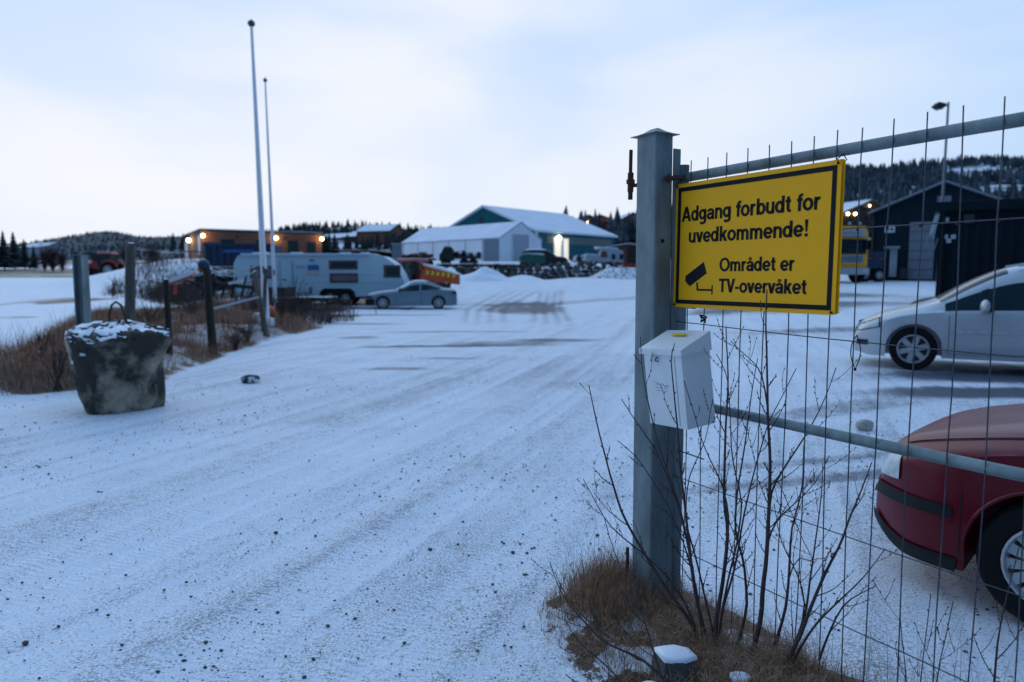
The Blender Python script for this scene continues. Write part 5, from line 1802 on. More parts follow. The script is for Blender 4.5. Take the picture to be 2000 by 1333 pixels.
gtube('top_rail', [(0, 0, Z_TOP - .012), (1.2, 0, Z_TOP - .004), (GL, 0, Z_TOP)], .0215)
gtube('middle_rail', [(0.03, 0, Z_MID - .005), (1.4, 0, Z_MID - .012), (GL, 0, Z_MID + .01)], .0205)
gtube('bottom_rail', [(0, 0, Z_BOT), (GL, 0, Z_BOT - .01)], .0215)
gtube('stile', [(0, 0, -.03), (0, 0, 2.13)], .027)
gtube('stile', [(GL, 0, -.03), (GL, 0, 2.10)], .027)
gr = random.Random(4)
xs_ = [.079, .178, .282, .392, .502, .612, .716, .812, .905, 1.015, 1.128, 1.245, 1.365, 1.480, 1.60, 1.72, 1.84, 1.96, 2.08, 2.20, 2.32, 2.44, 2.56, 2.66]
for i, x_ in enumerate(xs_):
    ext = .052 + .016 * gr.random()
    y_ = -.024
    pts = []
    for k in range(13):
        z_ = -.03 + (Z_TOP + ext + .03) * k / 12
        pts.append((x_ + .005 * math.sin(z_ * 2.2 + i) + gr.uniform(-.0012, .0012) + (.010 * (1 - z_ / 2)) * (i % 3 - 1), y_ + .006 * math.sin(z_ * 3 + i * 2) * (0 if k > 10 else 1), z_))
    gtube('vertical_wire', pts, .0023, 'galv_dark', 6)
for z_, x0_, x1_, tilt in ((1.785, 0.02, GL, .004), (1.41, 0.0, GL, -.018), (.672, 0.0, GL, -.006), (.325, 0.0, GL, 0), (.09, 0.02, GL, 0)):
    gtube('horizontal_wire', [(x0_ + (x1_ - x0_) * k / 14, -.029 + .002 * math.sin(k), z_ + tilt * math.sin(k / 14 * 3) * 1.5 + gr.uniform(-.0015, .0015)) for k in range(15)], .0022, 'galv_dark', 6)
for z_, a0, a1 in ((1.475, -.10, .125), (.795, -.10, .20), (1.83, -.12, .02), (1.64, -.12, .02), (1.18, -.10, .03)):
    gtube('tie_rod', [(a0, -.012, z_ + .005), (a1, -.03, z_)], .0032, 'galv_dark', 6)
# rusty weld spots where wires cross
wz = MB()
for i, x_ in enumerate(xs_[8:14]):
    wz.ball((x_ + .002, -.030, 1.785), .0055, n=6, m=4)
tag(wz.build('weld_spot', M['rust'], gate), kind='stuff')
# wire knot on the first wire and a long cable-tie loop
kn = MB()
for k in range(5):
    kn.tube([(.178 + gr.uniform(-.02, .02), -.035 + gr.uniform(-.012, .012), 1.437 + gr.uniform(-.025, .012)) for _ in range(4)], .003, 5)
tag(kn.build('wire_knot', M['black'], gate), kind='stuff')
lx = .925
lpz = 1.41
loop = [(lx + .0, -.034, lpz)] + [(lx - .020 * math.sin(math.pi * k / 10) ** .8, -.036, lpz - .118 * k / 10) for k in range(1, 10)] + [(lx + .001, -.036, lpz - .122)] + [(lx + .018 * math.sin(math.pi * k / 10) ** .8, -.036, lpz - .118 * k / 10) for k in range(9, 0, -1)] + [(lx, -.034, lpz)]
MB().tube(loop, .0019, 5).ball((lx, -.036, lpz - .123), .006, n=6, m=4).build('cable_tie', M['black'], gate)

# ------------------------------------------------------------------ the warning sign, hung on the gate
SW, SH = .842, .560
sign = thing('warning_sign', tuple(G0 + GD * .004 - GN * .052 + Vector((0, 0, 1.478))), 'yellow warning sign with black Norwegian text and camera symbol on the gate', 'sign', rz=math.atan2(GD.y, GD.x))
sign.rotation_euler = (math.radians(-.6), 0, math.atan2(GD.y, GD.x))


def rrect(w, h, r_, x0=0, y0=0, n=5):
    pts = []
    for cx_, cy_, a0 in ((w - r_, h - r_, 0), (r_, h - r_, 90), (r_, r_, 180), (w - r_, r_, 270)):
        for k in range(n + 1):
            a = math.radians(a0 + 90 * k / n)
            pts.append((x0 + cx_ + r_ * math.cos(a), y0 + cy_ + r_ * math.sin(a)))
    return pts


MB().prism(rrect(SW, SH, .012), lambda u, v, w: (u, w, v), .003).build('plate', M['yellow'], sign)
MB().prism(rrect(SW, SH, .012, .006, .003), lambda u, v, w: (u, .010 + w, v), .003).build('backing_plate', M['yellow'], sign)
bd_ = MB()
bx0, bw = .017, .0185
for (x_, z_, w_, h_) in ((SW / 2, bx0 + bw / 2, SW - 2 * bx0, bw), (SW / 2, SH - bx0 - bw / 2, SW - 2 * bx0, bw), (bx0 + bw / 2, SH / 2, bw, SH - 2 * bx0 - 2 * bw), (SW - bx0 - bw / 2, SH / 2, bw, SH - 2 * bx0 - 2 * bw)):
    bd_.box((x_, -.0008, z_), (w_, .0012, h_))
bd_.build('border', M['black'], sign)


def arc_(cx, cy, rx, ry, a0, a1, n=14):
    return [(cx + rx * math.cos(math.radians(a0 + (a1 - a0) * k / n)), cy + ry * math.sin(math.radians(a0 + (a1 - a0) * k / n))) for k in range(n + 1)]


TH = .182                               # stroke weight of the bold sans capitals, cap height 1


def glyph(c):
    """Bold grotesque letter: (strokes, filled polygons, advance)."""
    L, P = [], []
    hh = TH * .56

    def slant(x0, y0, x1, y1, w=TH * 1.12):
        P.append([(x0 - w / 2, y0), (x0 + w / 2, y0), (x1 + w / 2, y1), (x1 - w / 2, y1)])
    if c == 'A':
        slant(.085, 0, .375, 1); slant(.665, 0, .375, 1); L.append([(.18, .29), (.57, .29)]); w = .77
    elif c in 'aå':
        L.append([(.10, .505)] + arc_(.285, .50, .185, .142, 160, 0, 10) + [(.47, .12), (.50, 0)])
        L.append([(.47, .415), (.34, .375)] + arc_(.245, .225, .158, .15, 100, 270, 9) + [(.38, .11), (.47, .24)]); w = .59
        if c == 'å':
            L.append((arc_(.285, .875, .085, .085, 0, 360, 12), .085))
    elif c == 'd':
        L += [arc_(.285, .36, .20, .285, 0, 360, 22), [(.50, 0), (.50, 1)]]; w = .63
    elif c == 'b':
        L += [arc_(.345, .36, .20, .285, 0, 360, 22), [(.13, 0), (.13, 1)]]; w = .62
    elif c == 'g':
        L += [arc_(.285, .38, .20, .265, 0, 360, 22), [(.50, .72), (.50, -.04)] + arc_(.30, -.05, .20, .155, 0, -150, 10)]; w = .63
    elif c == 'n':
        L += [[(.13, 0), (.13, .72)], [(.13, .42)] + arc_(.315, .45, .185, .19, 160, 0, 9) + [(.50, 0)]]; w = .63
    elif c == 'm':
        L += [[(.13, 0), (.13, .72)], [(.13, .42)] + arc_(.29, .45, .165, .19, 160, 0, 9) + [(.455, 0)], [(.455, .42)] + arc_(.62, .45, .165, .19, 160, 0, 9) + [(.785, 0)]]; w = .92
    elif c == 'u':
        L += [[(.50, .72), (.50, 0)], [(.13, .72)] + arc_(.315, .27, .185, .19, 180, 340, 9) + [(.50, .30)]]; w = .63
    elif c == 'o':
        L.append(arc_(.315, .36, .225, .285, 0, 360, 24)); w = .63
    elif c == 'O':
        L.append(arc_(.43, .5, .34, .425, 0, 360, 28)); w = .86
    elif c == 'r':
        L += [[(.13, 0), (.13, .72)], [(.13, .36)] + arc_(.33, .42, .20, .215, 170, 75, 7)]; w = .42
    elif c == 'e':
        L += [[(.11, .345), (.53, .345)], arc_(.315, .36, .218, .285, -2, 322, 22)]; w = .61
    elif c == 'k':
        L.append([(.13, 0), (.13, 1)]); slant(.19, .26, .48, .72, TH * 1.25); slant(.50, 0, .28, .44, TH * 1.2); w = .60
    elif c == 'v':
        slant(.27, 0, .08, .72); slant(.27, 0, .46, .72); w = .54
    elif c == 'V':
        slant(.34, 0, .085, 1); slant(.34, 0, .60, 1); w = .68
    elif c == 'T':
        L += [[(.02, .915), (.66, .915)], [(.34, 0), (.34, .94)]]; w = .68
    elif c == 't':
        L += [[(.19, .92)] + [(.19, .22)] + arc_(.30, .20, .11, .12, 190, 275, 6) + [(.37, .085)], [(.03, .65), (.35, .65)]]; w = .39
    elif c == 'f':
        L += [[(.19, 0), (.19, .78)] + arc_(.31, .79, .12, .13, 180, 95, 6) + [(.38, .915)], [(.03, .65), (.36, .65)]]; w = .37
    elif c == '-':
        L.append([(.04, .34), (.33, .34)]); w = .38
    elif c == '!':
        P.append([(.12, .28), (.22, .28), (.27, 1), (.07, 1)]); P.append([(.08, 0), (.26, 0), (.26, .18), (.08, .18)]); w = .32
    else:
        w = .30
    return L, P, w


def lettering(parent, txt, x0, x1, z, cap, m, y=-.0012, name='lettering'):
    pen = 0
    runs = []
    for ch in txt:
        L, P, w = glyph(ch)
        mine = []
        for st in L:
            th = TH
            if isinstance(st, tuple):
                st, th = st
            nrm = []
            closed = math.dist(st[0], st[-1]) < 1e-6
            for i, p_ in enumerate(st):
                a = st[i - 1] if i > 0 else (st[-2] if closed else p_)
                b = st[i + 1] if i < len(st) - 1 else (st[1] if closed else p_)
                d1 = Vector((p_[0] - a[0], p_[1] - a[1]))
                d2 = Vector((b[0] - p_[0], b[1] - p_[1]))
                d1 = d1.normalized() if d1.length > 1e-9 else d2.normalized()
                d2 = d2.normalized() if d2.length > 1e-9 else d1
                t_ = (d1 + d2).normalized()
                k_ = 1 / max(.5, t_.dot(d1))
                nrm.append((-t_.y * k_, t_.x * k_))
            q = [[(p_[0] + pen + s_ * n_[0] * th / 2, p_[1] + s_ * n_[1] * th / 2 * .92) for s_ in (-1, 1)] for p_, n_ in zip(st, nrm)]
            for (a, b), (c_, d_) in zip(q, q[1:]):
                mine.append([a, c_, d_, b])
        for pl_ in P:
            mine.append([(u + pen, v) for u, v in pl_])
        if mine:
            runs.append(mine)
        pen += w
    pen -= .05
    sx = (x1 - x0) / pen
    for mine in runs:
        mb = MB()
        for pl_ in mine:
            mb.add([(x0 + (u - .03) * sx, y, z + v * cap) for u, v in pl_], [tuple(range(len(pl_)))])
        mb.build('letter', m, parent)


lettering(sign, 'Adgang forbudt for', .046, .762, .389, .066, M['black'])
lettering(sign, 'uvedkommende!', .090, .716, .292, .064, M['black'])
lettering(sign, 'Området er', .281, .660, .163, .058, M['black'])
lettering(sign, 'TV-overvåket', .279, .718, .074, .058, M['black'])
# camera pictogram
pc = MB()


def sg_(u, v, w):
    return (u, -.0014 + w, v)


pc.prism([(.078, .143), (.187, .205), (.206, .155), (.104, .096), (.098, .107), (.093, .101), (.090, .113), (.083, .108), (.083, .120), (.076, .119)], sg_, .0008)
pc.prism([(.146, .112), (.155, .117), (.158, .086), (.237, .086), (.237, .078), (.149, .078)], sg_, .0008)
pc.prism([(.238, .062), (.244, .062), (.244, .104), (.238, .104)], sg_, .0008)
pc.build('camera_symbol', M['black'], sign)
for (x_, z_) in ((.012, SH - .012), (SW - .012, SH - .012), (.012, .012), (SW - .014, .010)):
    dz = .028 if z_ > .3 else -.004
    MB().tube([(x_, -.004, z_), (x_ + .004, -.014, z_ + dz * .5), (x_ + .002, .02, z_ + dz * 1.2), (x_ - .004, .05, z_ + dz * .6), (x_, .012, z_)], .0022, 5).ball((x_, -.005, z_), .005, n=6, m=4).build('cable_tie', M['black'], sign)

# ------------------------------------------------------------------ gate post
E = Vector((0.652, 3.27, 0))
AX = GD.copy()                         # local x = along gate (near-right), y = away-right
pA, pB = .134, .105
gp = thing('gate_post', (E.x, E.y, 0), 'thick square galvanised gate post with a flared cap, left of the sign', 'post', rz=math.atan2(AX.y, AX.x))
hp = 2.262
cx_, cy_ = -pA / 2, pB / 2
ps = MB()
cr = .010
outl = rrect(pA, pB, cr, -pA, 0, 4)
lean = Vector((-.012, .0, 0))
vs = [(u + lean.x * (z / hp), v, z) for z in (-.1, .6, 1.2, 1.8, hp) for (u, v) in outl]
n = len(outl)
fs = [(i * n + k, i * n + (k + 1) % n, (i + 1) * n + (k + 1) % n, (i + 1) * n + k) for i in range(4) for k in range(n)]
ps.add(vs, fs)
ps.build('shaft', M['galv'], gp, True, 50)
cap = MB()
o1, o2 = .018, -.02
lay = [(.020, -.002), (.020, .001), (-.004, .008), (-.024, .017), (-.046, .032)]
cv_, cf_ = [], []
for (e, z_) in lay:
    for (sx, sy) in ((-1, -1), (1, -1), (1, 1), (-1, 1)):
        cv_.append((cx_ + lean.x + sx * (pA / 2 + e), cy_ + sy * (pB / 2 + e), hp + z_))
for i in range(len(lay) - 1):
    for k in range(4):
        cf_.append((i * 4 + k, i * 4 + (k + 1) % 4, i * 4 + 4 + (k + 1) % 4, i * 4 + 4 + k))
cf_ += [(3, 2, 1, 0), (16, 17, 18, 19)]
cap.add(cv_, cf_).build('cap', M['galv'], gp)
# vertical slotted flange behind the post, towards the gate
MB().box((-.012, pB + .022, 1.09), (.008, .040, 2.22)).build('flange', M['galv'], gp)
MB().box((-.030, pB + .045, 1.05), (.05, .006, 2.05)).build('flange', M['galv'], gp)
for z_ in (2.06,):
    MB().tube([(.004, pB * .55, z_), (.012, pB * .62, z_)], .020, 6).tube([(.006, pB * .5, z_), (.012, pB + .06, z_ + .012)], .011, 8).ball((.012, pB * .5, z_), .014, n=8, m=5).build('hinge_bolt', M['rust'], gp, True)
MB().lathe([(.0001, 0), (.009, 0), (.009, .003), (.0001, .003)], (.0015, pB * .35, 1.78), 'X', 12).build('bolt_hole', M['black'], gp)
# rusty hinge pin on the driveway side
px_ = -pA - .050
hpz = 2.075
MB().tube([(px_ - .002, .0, hpz - .02), (px_, .0, hpz + .135)], .0085, 8).build('hinge_pin', M['rust'], gp, True)
MB().tube([(px_, 0, hpz - .055), (px_, 0, hpz - .095)], .011, 8).tube([(px_, 0, hpz + .03), (px_, 0, hpz - .06)], .014, 6).tube([(px_, 0, hpz - .002), (px_, 0, hpz - .022)], .020, 6).tube([(px_, .0, hpz - .030), (px_ + .055, .03, hpz - .030)], .009, 8).build('hinge_nut', M['rust'], gp, True, 30)
MB().tube([(-pA - .02, -.01, -.02), (-pA - .02, -.01, .30)], .008, 6).build('rusty_rod', M['rust'], gp)

# ------------------------------------------------------------------ white box
bxo = thing('letter_box', (0, 0, 0), 'white enamelled steel box with a sloping lid hung tilted on the gate post', 'box')
bxo.location = at(1331, 686, 2.965)     # front-right upper corner
mt = Matrix.Rotation(math.radians(-6.3), 4, 'Y') @ Matrix.Rotation(math.atan2(AX.y, AX.x), 4, 'Z')
bxo.rotation_euler = mt.to_euler()
BW, BD, BH = .238, .160, .335
# local: x from -BW (left edge of the front) to 0; depth along +y; z down. Front face is y<0 side? the front faces -y... (driveway side)

MB().box((-BW / 2, BD / 2, -BH / 2), (BW, BD, BH)).build('body', M['white_box'], bxo)
e_ = .012
lid = MB()
pr = [(-e_, -.022), (-e_, .002), (BD + .002, .060), (BD + .002, -.022)]
lid.prism(pr, lambda u, v, w: (-BW - e_ + w, u, v + .004), BW + 2 * e_)
lid.build('lid', M['white_box'], bxo)
MB().box((-BW / 2, -.0135, -.008), (BW + .024, .004, .022)).build('lid_lip', M['white_box'], bxo)
sl_ = math.atan2(.058, BD + .014)
stk = MB().box((-BW * .50, BD * .66, .0545), (.085, .020, .0015), (sl_, 0, 0)).build('sticker', M['stickyellow'], bxo)
MB().box((-BW * .62, BD * .30, .0412 - .016), (.10, .016, .0015), (sl_, 0, 0)).build('worn_print', M['palegrey'], bxo)
lt = MB().prism([(-.195, -.048), (-.170, -.050), (-.152, -.010), (-.162, -.006), (-.178, -.010)], lambda u, v, w: (u, -.030 + w, v), .006)
lt.build('latch', M['white_box'], bxo)
MB().tube([(-.150, -.001, -.034), (-.150, -.014, -.036), (-.150, -.014, -.048), (-.150, -.001, -.050)], .0035, 6).build('padlock_eye', M['galv'], bxo, True)
MB().box((-.046, -.0012, -BH / 2 - .01), (.0016, .002, BH - .04)).build('seam', M['palegrey'], bxo)
MB().box((-.020, -.0018, -BH / 2), (.038, .003, BH * .995)).build('corner_fold', M['white_box'], bxo)
sm = MB()
q_ = random.Random(2)
for k in range(14):
    u0 = -.185 + .0062 * k
    sm.tube([(u0, -.0012, -.148 - .0006 * k + q_.uniform(-.006, .006)), (u0 + .010, -.0012, -.150 - .0006 * k + q_.uniform(-.007, .007))], .0009, 4)
for k in range(2):
    sm.box((-.140, -.0008, -.168 - .012 * k), (.075, .0012, .0012))
tag(sm.build('worn_writing', M['ink'], bxo), kind='stuff')
MB().box((-BW * .4, BD * .5, -.20), (.08, .02, .18)).build('back_plate', M['galv'], bxo)
MB().tube([(-BW * .95, BD * .7, -.10), (-BW - .10, BD * .62, -.10)], .012, 6).build('bracket', M['galv'], bxo)
for (u, v) in ((-.012, -.012), (-.03, -BH + .008)):
    MB().ball((.004 if False else .0, BD - .014, v), .006, n=8, m=5).build('rivet', M['white_box'], bxo)

# ------------------------------------------------------------------ bare saplings
def sapling(label, stems, Y0, group='bare birch saplings round the gate post', seed=0):
    """stems: list of (pixel polyline tip..base, base radius, depth offset)."""
    r = random.Random(seed)
    base_px = stems[0][0][-1]
    bp = at(base_px[0], base_px[1], Y0)
    t = thing('birch_sapling', (bp.x, bp.y, H(bp.x, bp.y)), label, 'sapling', group=group)
    org = t.location.copy()
    for poly, r0, dy in stems:
        pts = []
        n_ = len(poly)
        for i, (px, py) in enumerate(poly):
            f = 1 - i / (n_ - 1)                     # 1 at the tip
            pts.append(at(px, py, Y0 + dy * f) - org)
        pts = pts[::-1]                              # base first
        fine = []
        for a, b in zip(pts, pts[1:]):
            m_ = max(2, int((b - a).length / .05))
            for k in range(m_):
                p_ = a.lerp(b, k / m_)
                if k or fine:
                    p_ = p_ + Vector((r.uniform(-1, 1), r.uniform(-1, 1), 0)) * .0035
                fine.append(p_)
        fine.append(pts[-1])
        # smooth once
        sm_ = [fine[0]] + [(fine[i - 1] + fine[i] * 2 + fine[i + 1]) / 4 for i in range(1, len(fine) - 1)] + [fine[-1]]
        N_ = len(sm_)
        rad = [max(.0017, r0 * 1.15 * (1 - .78 * i / (N_ - 1))) for i in range(N_)]
        st = MB().tube(sm_, rad, 7).build('stem', M['bark'], t, True, 80)
        tw, bd2 = MB(), MB()
        total = sum((b - a).length for a, b in zip(sm_, sm_[1:]))
        i = int(N_ * .18)
        side = 1
        while i < N_ - 1:
            p_ = sm_[i]
            d = (sm_[min(i + 1, N_ - 1)] - sm_[max(i - 1, 0)]).normalized()
            side = -side
            lat = Vector((side * r.uniform(.5, 1.0), r.uniform(-.7, .7), r.uniform(0, .3)))
            lat = (lat - d * lat.dot(d)).normalized()
            if r.random() < .62 and i < N_ * .92:
                L_ = r.uniform(.07, .26) * (1 - .5 * i / N_)
                q = [p_]
                dd = (d * r.uniform(.8, 1.4) + lat).normalized()
                m_ = 6
                for k in range(m_):
                    dd = (dd + d * .10 + Vector((r.uniform(-.12, .12), r.uniform(-.12, .12), .05))).normalized()
                    q.append(q[-1] + dd * L_ / m_)
                tr_ = min(rad[i] * .6, .0026)
                tw.tube(q, [max(.0009, tr_ * (1 - .65 * k / m_)) for k in range(m_ + 1)], 5, False)
                for k in range(1, m_ + 1):
                    if r.random() < .75:
                        off = Vector((r.uniform(-1, 1), r.uniform(-1, 1), .3)).normalized() * .0028
                        b0 = q[k] + (off if k < m_ else Vector())
                        bd2.tube([b0, b0 + (dd + off * 160).normalized() * .0055, b0 + (dd + off * 120).normalized() * .010], [.0016, .0021, .0004], 5, False)
                if L_ > .15 and r.random() < .7:
                    k = r.randint(2, 3)
                    e = (dd + Vector((-lat.x, -lat.y, .3))).normalized()
                    tw.tube([q[k], q[k] + e * L_ * .22, q[k] + (e + Vector((0, 0, .3))) * L_ * .4], [.0014, .0011, .0008], 5, False)
                    b0 = q[k] + (e + Vector((0, 0, .3))) * L_ * .4
                    bd2.tube([b0, b0 + e * .006, b0 + e * .010], [.0015, .0019, .0004], 5, False)
            elif i > N_ * .3:
                b0 = p_ + lat * rad[i]
                bd2.tube([b0, b0 + (d + lat * .6) * .005, b0 + (d + lat * .4) * .010], [.0017, .0022, .0004], 5, False)
            i += r.randint(1, 2)
        if tw.v:
            tag(tw.build('twigs', M['bark'], t, True, 80), kind='stuff')
        if bd2.v:
            tag(bd2.build('buds', M['bud'], t, True, 80), kind='stuff')
    return t


sapling('bare sapling leaning left of the gate post, its tips over the driveway', [
    ([(1150, 752), (1157, 791), (1178, 874), (1212, 999), (1243, 1056), (1290, 1134), (1350, 1215), (1370, 1262)], .0075, .12),
    ([(1139, 936), (1165, 983), (1191, 1030), (1243, 1070), (1300, 1120), (1340, 1180), (1368, 1256)], .0050, .10),
    ([(1214, 780), (1248, 832), (1277, 874), (1316, 962), (1336, 1025), (1352, 1108), (1373, 1240)], .0065, -.02),
    ([(1206, 861), (1243, 890), (1274, 936), (1303, 985), (1335, 1060), (1360, 1150), (1376, 1250)], .0045, .05),
    ([(1251, 658), (1256, 739), (1264, 775), (1284, 864), (1310, 940), (1330, 1000), (1348, 1090), (1371, 1235)], .0050, -.05),
    ([(1318, 671), (1310, 702), (1316, 770), (1323, 832), (1331, 931), (1342, 1030), (1357, 1160), (1380, 1250)], .0070, -.10),
], 2.93, seed=1)
sapling('bare sapling in front of the white box and the left half of the sign', [
    ([(1418, 640), (1422, 734), (1417, 848), (1414, 978), (1422, 1046), (1412, 1134), (1399, 1207), (1394, 1265)], .0085, -.02),
    ([(1336, 744), (1352, 791), (1365, 848), (1383, 890), (1414, 952), (1425, 1010), (1418, 1080), (1404, 1180), (1398, 1260)], .0045, -.10),
    ([(1399, 692), (1420, 725), (1425, 800), (1430, 900), (1450, 985), (1440, 1060), (1416, 1160), (1402, 1255)], .0045, .05),
    ([(1480, 700), (1466, 790), (1455, 870), (1440, 960), (1436, 1040), (1455, 1110), (1460, 1180), (1440, 1262)], .0060, .08),
    ([(1392, 780), (1380, 860), (1345, 930), (1338, 1010), (1360, 1100), (1385, 1200), (1396, 1262)], .0045, .08),
    ([(1555, 720), (1530, 770), (1505, 815), (1470, 930), (1452, 1010), (1440, 1090), (1412, 1190), (1404, 1262)], .0050, -.10),
], 2.90, seed=2)
sapling('tallest bare sapling, its tip crossing the lower text of the sign', [
    ([(1498, 566), (1495, 640), (1497, 700), (1500, 812), (1504, 905), (1503, 950), (1500, 1035), (1492, 1134), (1486, 1217), (1470, 1275)], .0095, -.03),
    ([(1427, 666), (1450, 690), (1472, 708), (1490, 730), (1498, 790)], .0030, -.03),
    ([(1633, 718), (1612, 775), (1586, 832), (1560, 874), (1524, 926), (1505, 962), (1500, 1040)], .0048, -.03),
    ([(1620, 890), (1591, 947), (1550, 985), (1512, 1020), (1500, 1060)], .0036, .02),
    ([(1570, 869), (1568, 952), (1547, 1030), (1542, 1092), (1537, 1186), (1518, 1248), (1508, 1285)], .0065, .05),
    ([(1520, 940), (1545, 1000), (1570, 1060), (1600, 1110), (1560, 1080), (1541, 1130)], .0025, .05),
], 2.86, seed=3)
sapling('bare sapling rightmost on the grass tuft, leaning towards the red car', [
    ([(1703, 903), (1682, 957), (1664, 999), (1638, 1072), (1602, 1139), (1581, 1191), (1565, 1243), (1530, 1300)], .0075, -.08),
    ([(1607, 905), (1604, 973), (1596, 1040), (1586, 1108), (1576, 1190), (1552, 1262), (1532, 1300)], .0055, .05),
    ([(1729, 1072), (1690, 1124), (1648, 1165), (1610, 1200), (1578, 1240), (1545, 1300)], .0050, -.10),
    ([(1711, 1145), (1680, 1160), (1645, 1180), (1620, 1235), (1600, 1290)], .0045, -.12),
    ([(1512, 985), (1525, 1060), (1560, 1120), (1575, 1180), (1560, 1240), (1540, 1300)], .0040, .04),
], 2.72, seed=4)
sapling('low bare twig bush at the driveway edge, nearest the bottom of the frame', [
    ([(1074, 1098), (1092, 1155), (1134, 1207), (1175, 1254), (1212, 1269), (1258, 1290), (1300, 1330)], .0050, .10),
    ([(1085, 1120), (1110, 1175), (1150, 1215), (1190, 1245)], .0026, .06),
    ([(1102, 1205), (1125, 1250), (1160, 1280), (1205, 1320), (1240, 1370)], .0034, .0),
    ([(1105, 1318), (1140, 1345), (1185, 1362), (1240, 1380)], .0034, -.05),
    ([(1180, 1010), (1200, 1080), (1235, 1150), (1262, 1220), (1290, 1320)], .0034, .25),
], 2.62, seed=5)
sapling('thin dry weeds standing in the snow beside the front wheel of the red car', [
    ([(1990, 1070), (1975, 1130), (1955, 1220), (1945, 1290), (1940, 1360)], .0038, -.05),
    ([(1862, 1175), (1850, 1230), (1835, 1290), (1828, 1350)], .0022, .0),
    ([(1818, 1160), (1808, 1230), (1800, 1300), (1795, 1350)], .0022, .05),
    ([(1758, 1190), (1760, 1240), (1768, 1300), (1770, 1350)], .0022, .02),
], 2.45, seed=6, group=None)


# ------------------------------------------------------------------ grass
def blades(name, label_cat, pts, hmin, hmax, w, m, lean=.5, seg=3, seed=0, flop=0.25):
    r = random.Random(seed)
    vs, fs = [], []
    pa = np.array(pts, float)
    for (x, y, s_), z in zip(pts, Hn(pa[:, 0], pa[:, 1]) - .01):
        z = float(z)
        h = r.uniform(hmin, hmax) * s_
        a = r.uniform(0, 6.28)
        l = r.uniform(.1, lean) if r.random() > flop else r.uniform(.9, 1.7)
        dx, dy = math.cos(a), math.sin(a)
        sx, sy = -dy * w * .5, dx * w * .5
        wa = r.uniform(0, 3.14)
        sx, sy = math.cos(wa) * w * .5, math.sin(wa) * w * .5
        b = len(vs)
        for k in range(seg + 1):
            t = k / seg
            px, py = x + dx * h * l * t * t, y + dy * h * l * t * t
            pz = z + h * (t - .28 * l * t * t)
            ww = 1 - t * .85
            vs.append((px - sx * ww, py - sy * ww, pz))
            vs.append((px + sx * ww, py + sy * ww, pz))
        for k in range(seg):
            c_ = b + 2 * k
            fs.append((c_, c_ + 1, c_ + 3, c_ + 2))
    o = MB().add(vs, fs).build(name, m)
    return tag(o, kind='stuff')


def scatter(poly, n, seed, weight=None, jitter=0.0):
    r = np.random.default_rng(seed)
    p = np.array(poly)
    lo, hi = p.min(0), p.max(0)
    out = []
    while len(out) < n:
        q = r.uniform(lo, hi, (n * 3, 2))
        d = poly_in(q[:, 0], q[:, 1], poly)
        keep = d > 0
        if weight is not None:
            keep &= r.uniform(0, 1, len(q)) < weight(q[:, 0], q[:, 1], d)
        out += [tuple(v) for v in q[keep]]
    return out[:n]


TUFT = [(0.25, 3.22), (0.30, 3.55), (0.52, 3.75), (0.78, 3.55), (0.78, 3.30), (0.62, 3.12), (0.42, 3.05)]
wt = lambda x, y, d: np.clip(.25 + d * 3.5, 0, 1) * (0.25 + .9 * S(.35, .6, fbm(x * 5, y * 5, 3, 3)))
pts = [(x, y, 1) for x, y in scatter(ISLE, 8200, 1, wt)]
blades('dry_grass', None, pts, .03, .13, .0035, M['grass'], lean=.9, seed=1, flop=.45)
wt2 = lambda x, y, d: S(0.30, .55, x + .0 * y) * 0 + np.clip((x * .86 + y * .51 - 1.95) * 3 + .4, .12, 1)
core = [(0.62, 3.30), (0.95, 3.22), (1.18, 2.95), (1.45, 2.5), (1.55, 2.0), (1.1, 2.1), (0.8, 2.55), (0.55, 2.95)]
pts = [(x, y, 1) for x, y in scatter(core, 4200, 2, lambda x, y, d: (.12 + S(.4, .6, fbm(x * 7, y * 7, 13, 3))) * np.clip(.3 + d * 5, 0, 1))]
blades('dry_grass_core', None, pts, .06, .17, .0038, M['grass'], lean=.9, seed=2, flop=.5)
pts = [(x, y, 1) for x, y in scatter(TUFT, 3600, 3, lambda x, y, d: np.clip(.2 + d * 6, 0, 1))]
blades('grass_tuft', None, pts, .10, .24, .0030, M['grass'], lean=.5, seed=3, flop=.15)
pts = [(x, y, 1) for x, y in scatter([(0.18, 3.35), (0.35, 3.75), (0.7, 3.8), (.55, 3.4), (.3, 3.2)], 70, 4)]
blades('tall_straw', None, pts, .28, .46, .0022, M['grass'], lean=.35, seed=4, seg=5, flop=0)
pts = [(x, y, 1) for x, y in scatter([(.9, 2.9), (1.4, 3.0), (2.0, 2.6), (2.2, 1.9), (1.6, 1.7), (1.1, 2.2)], 260, 14)]
blades('tall_straw_by_gate', None, pts, .18, .48, .0020, M['grass'], lean=.6, seed=14, seg=5, flop=.1)
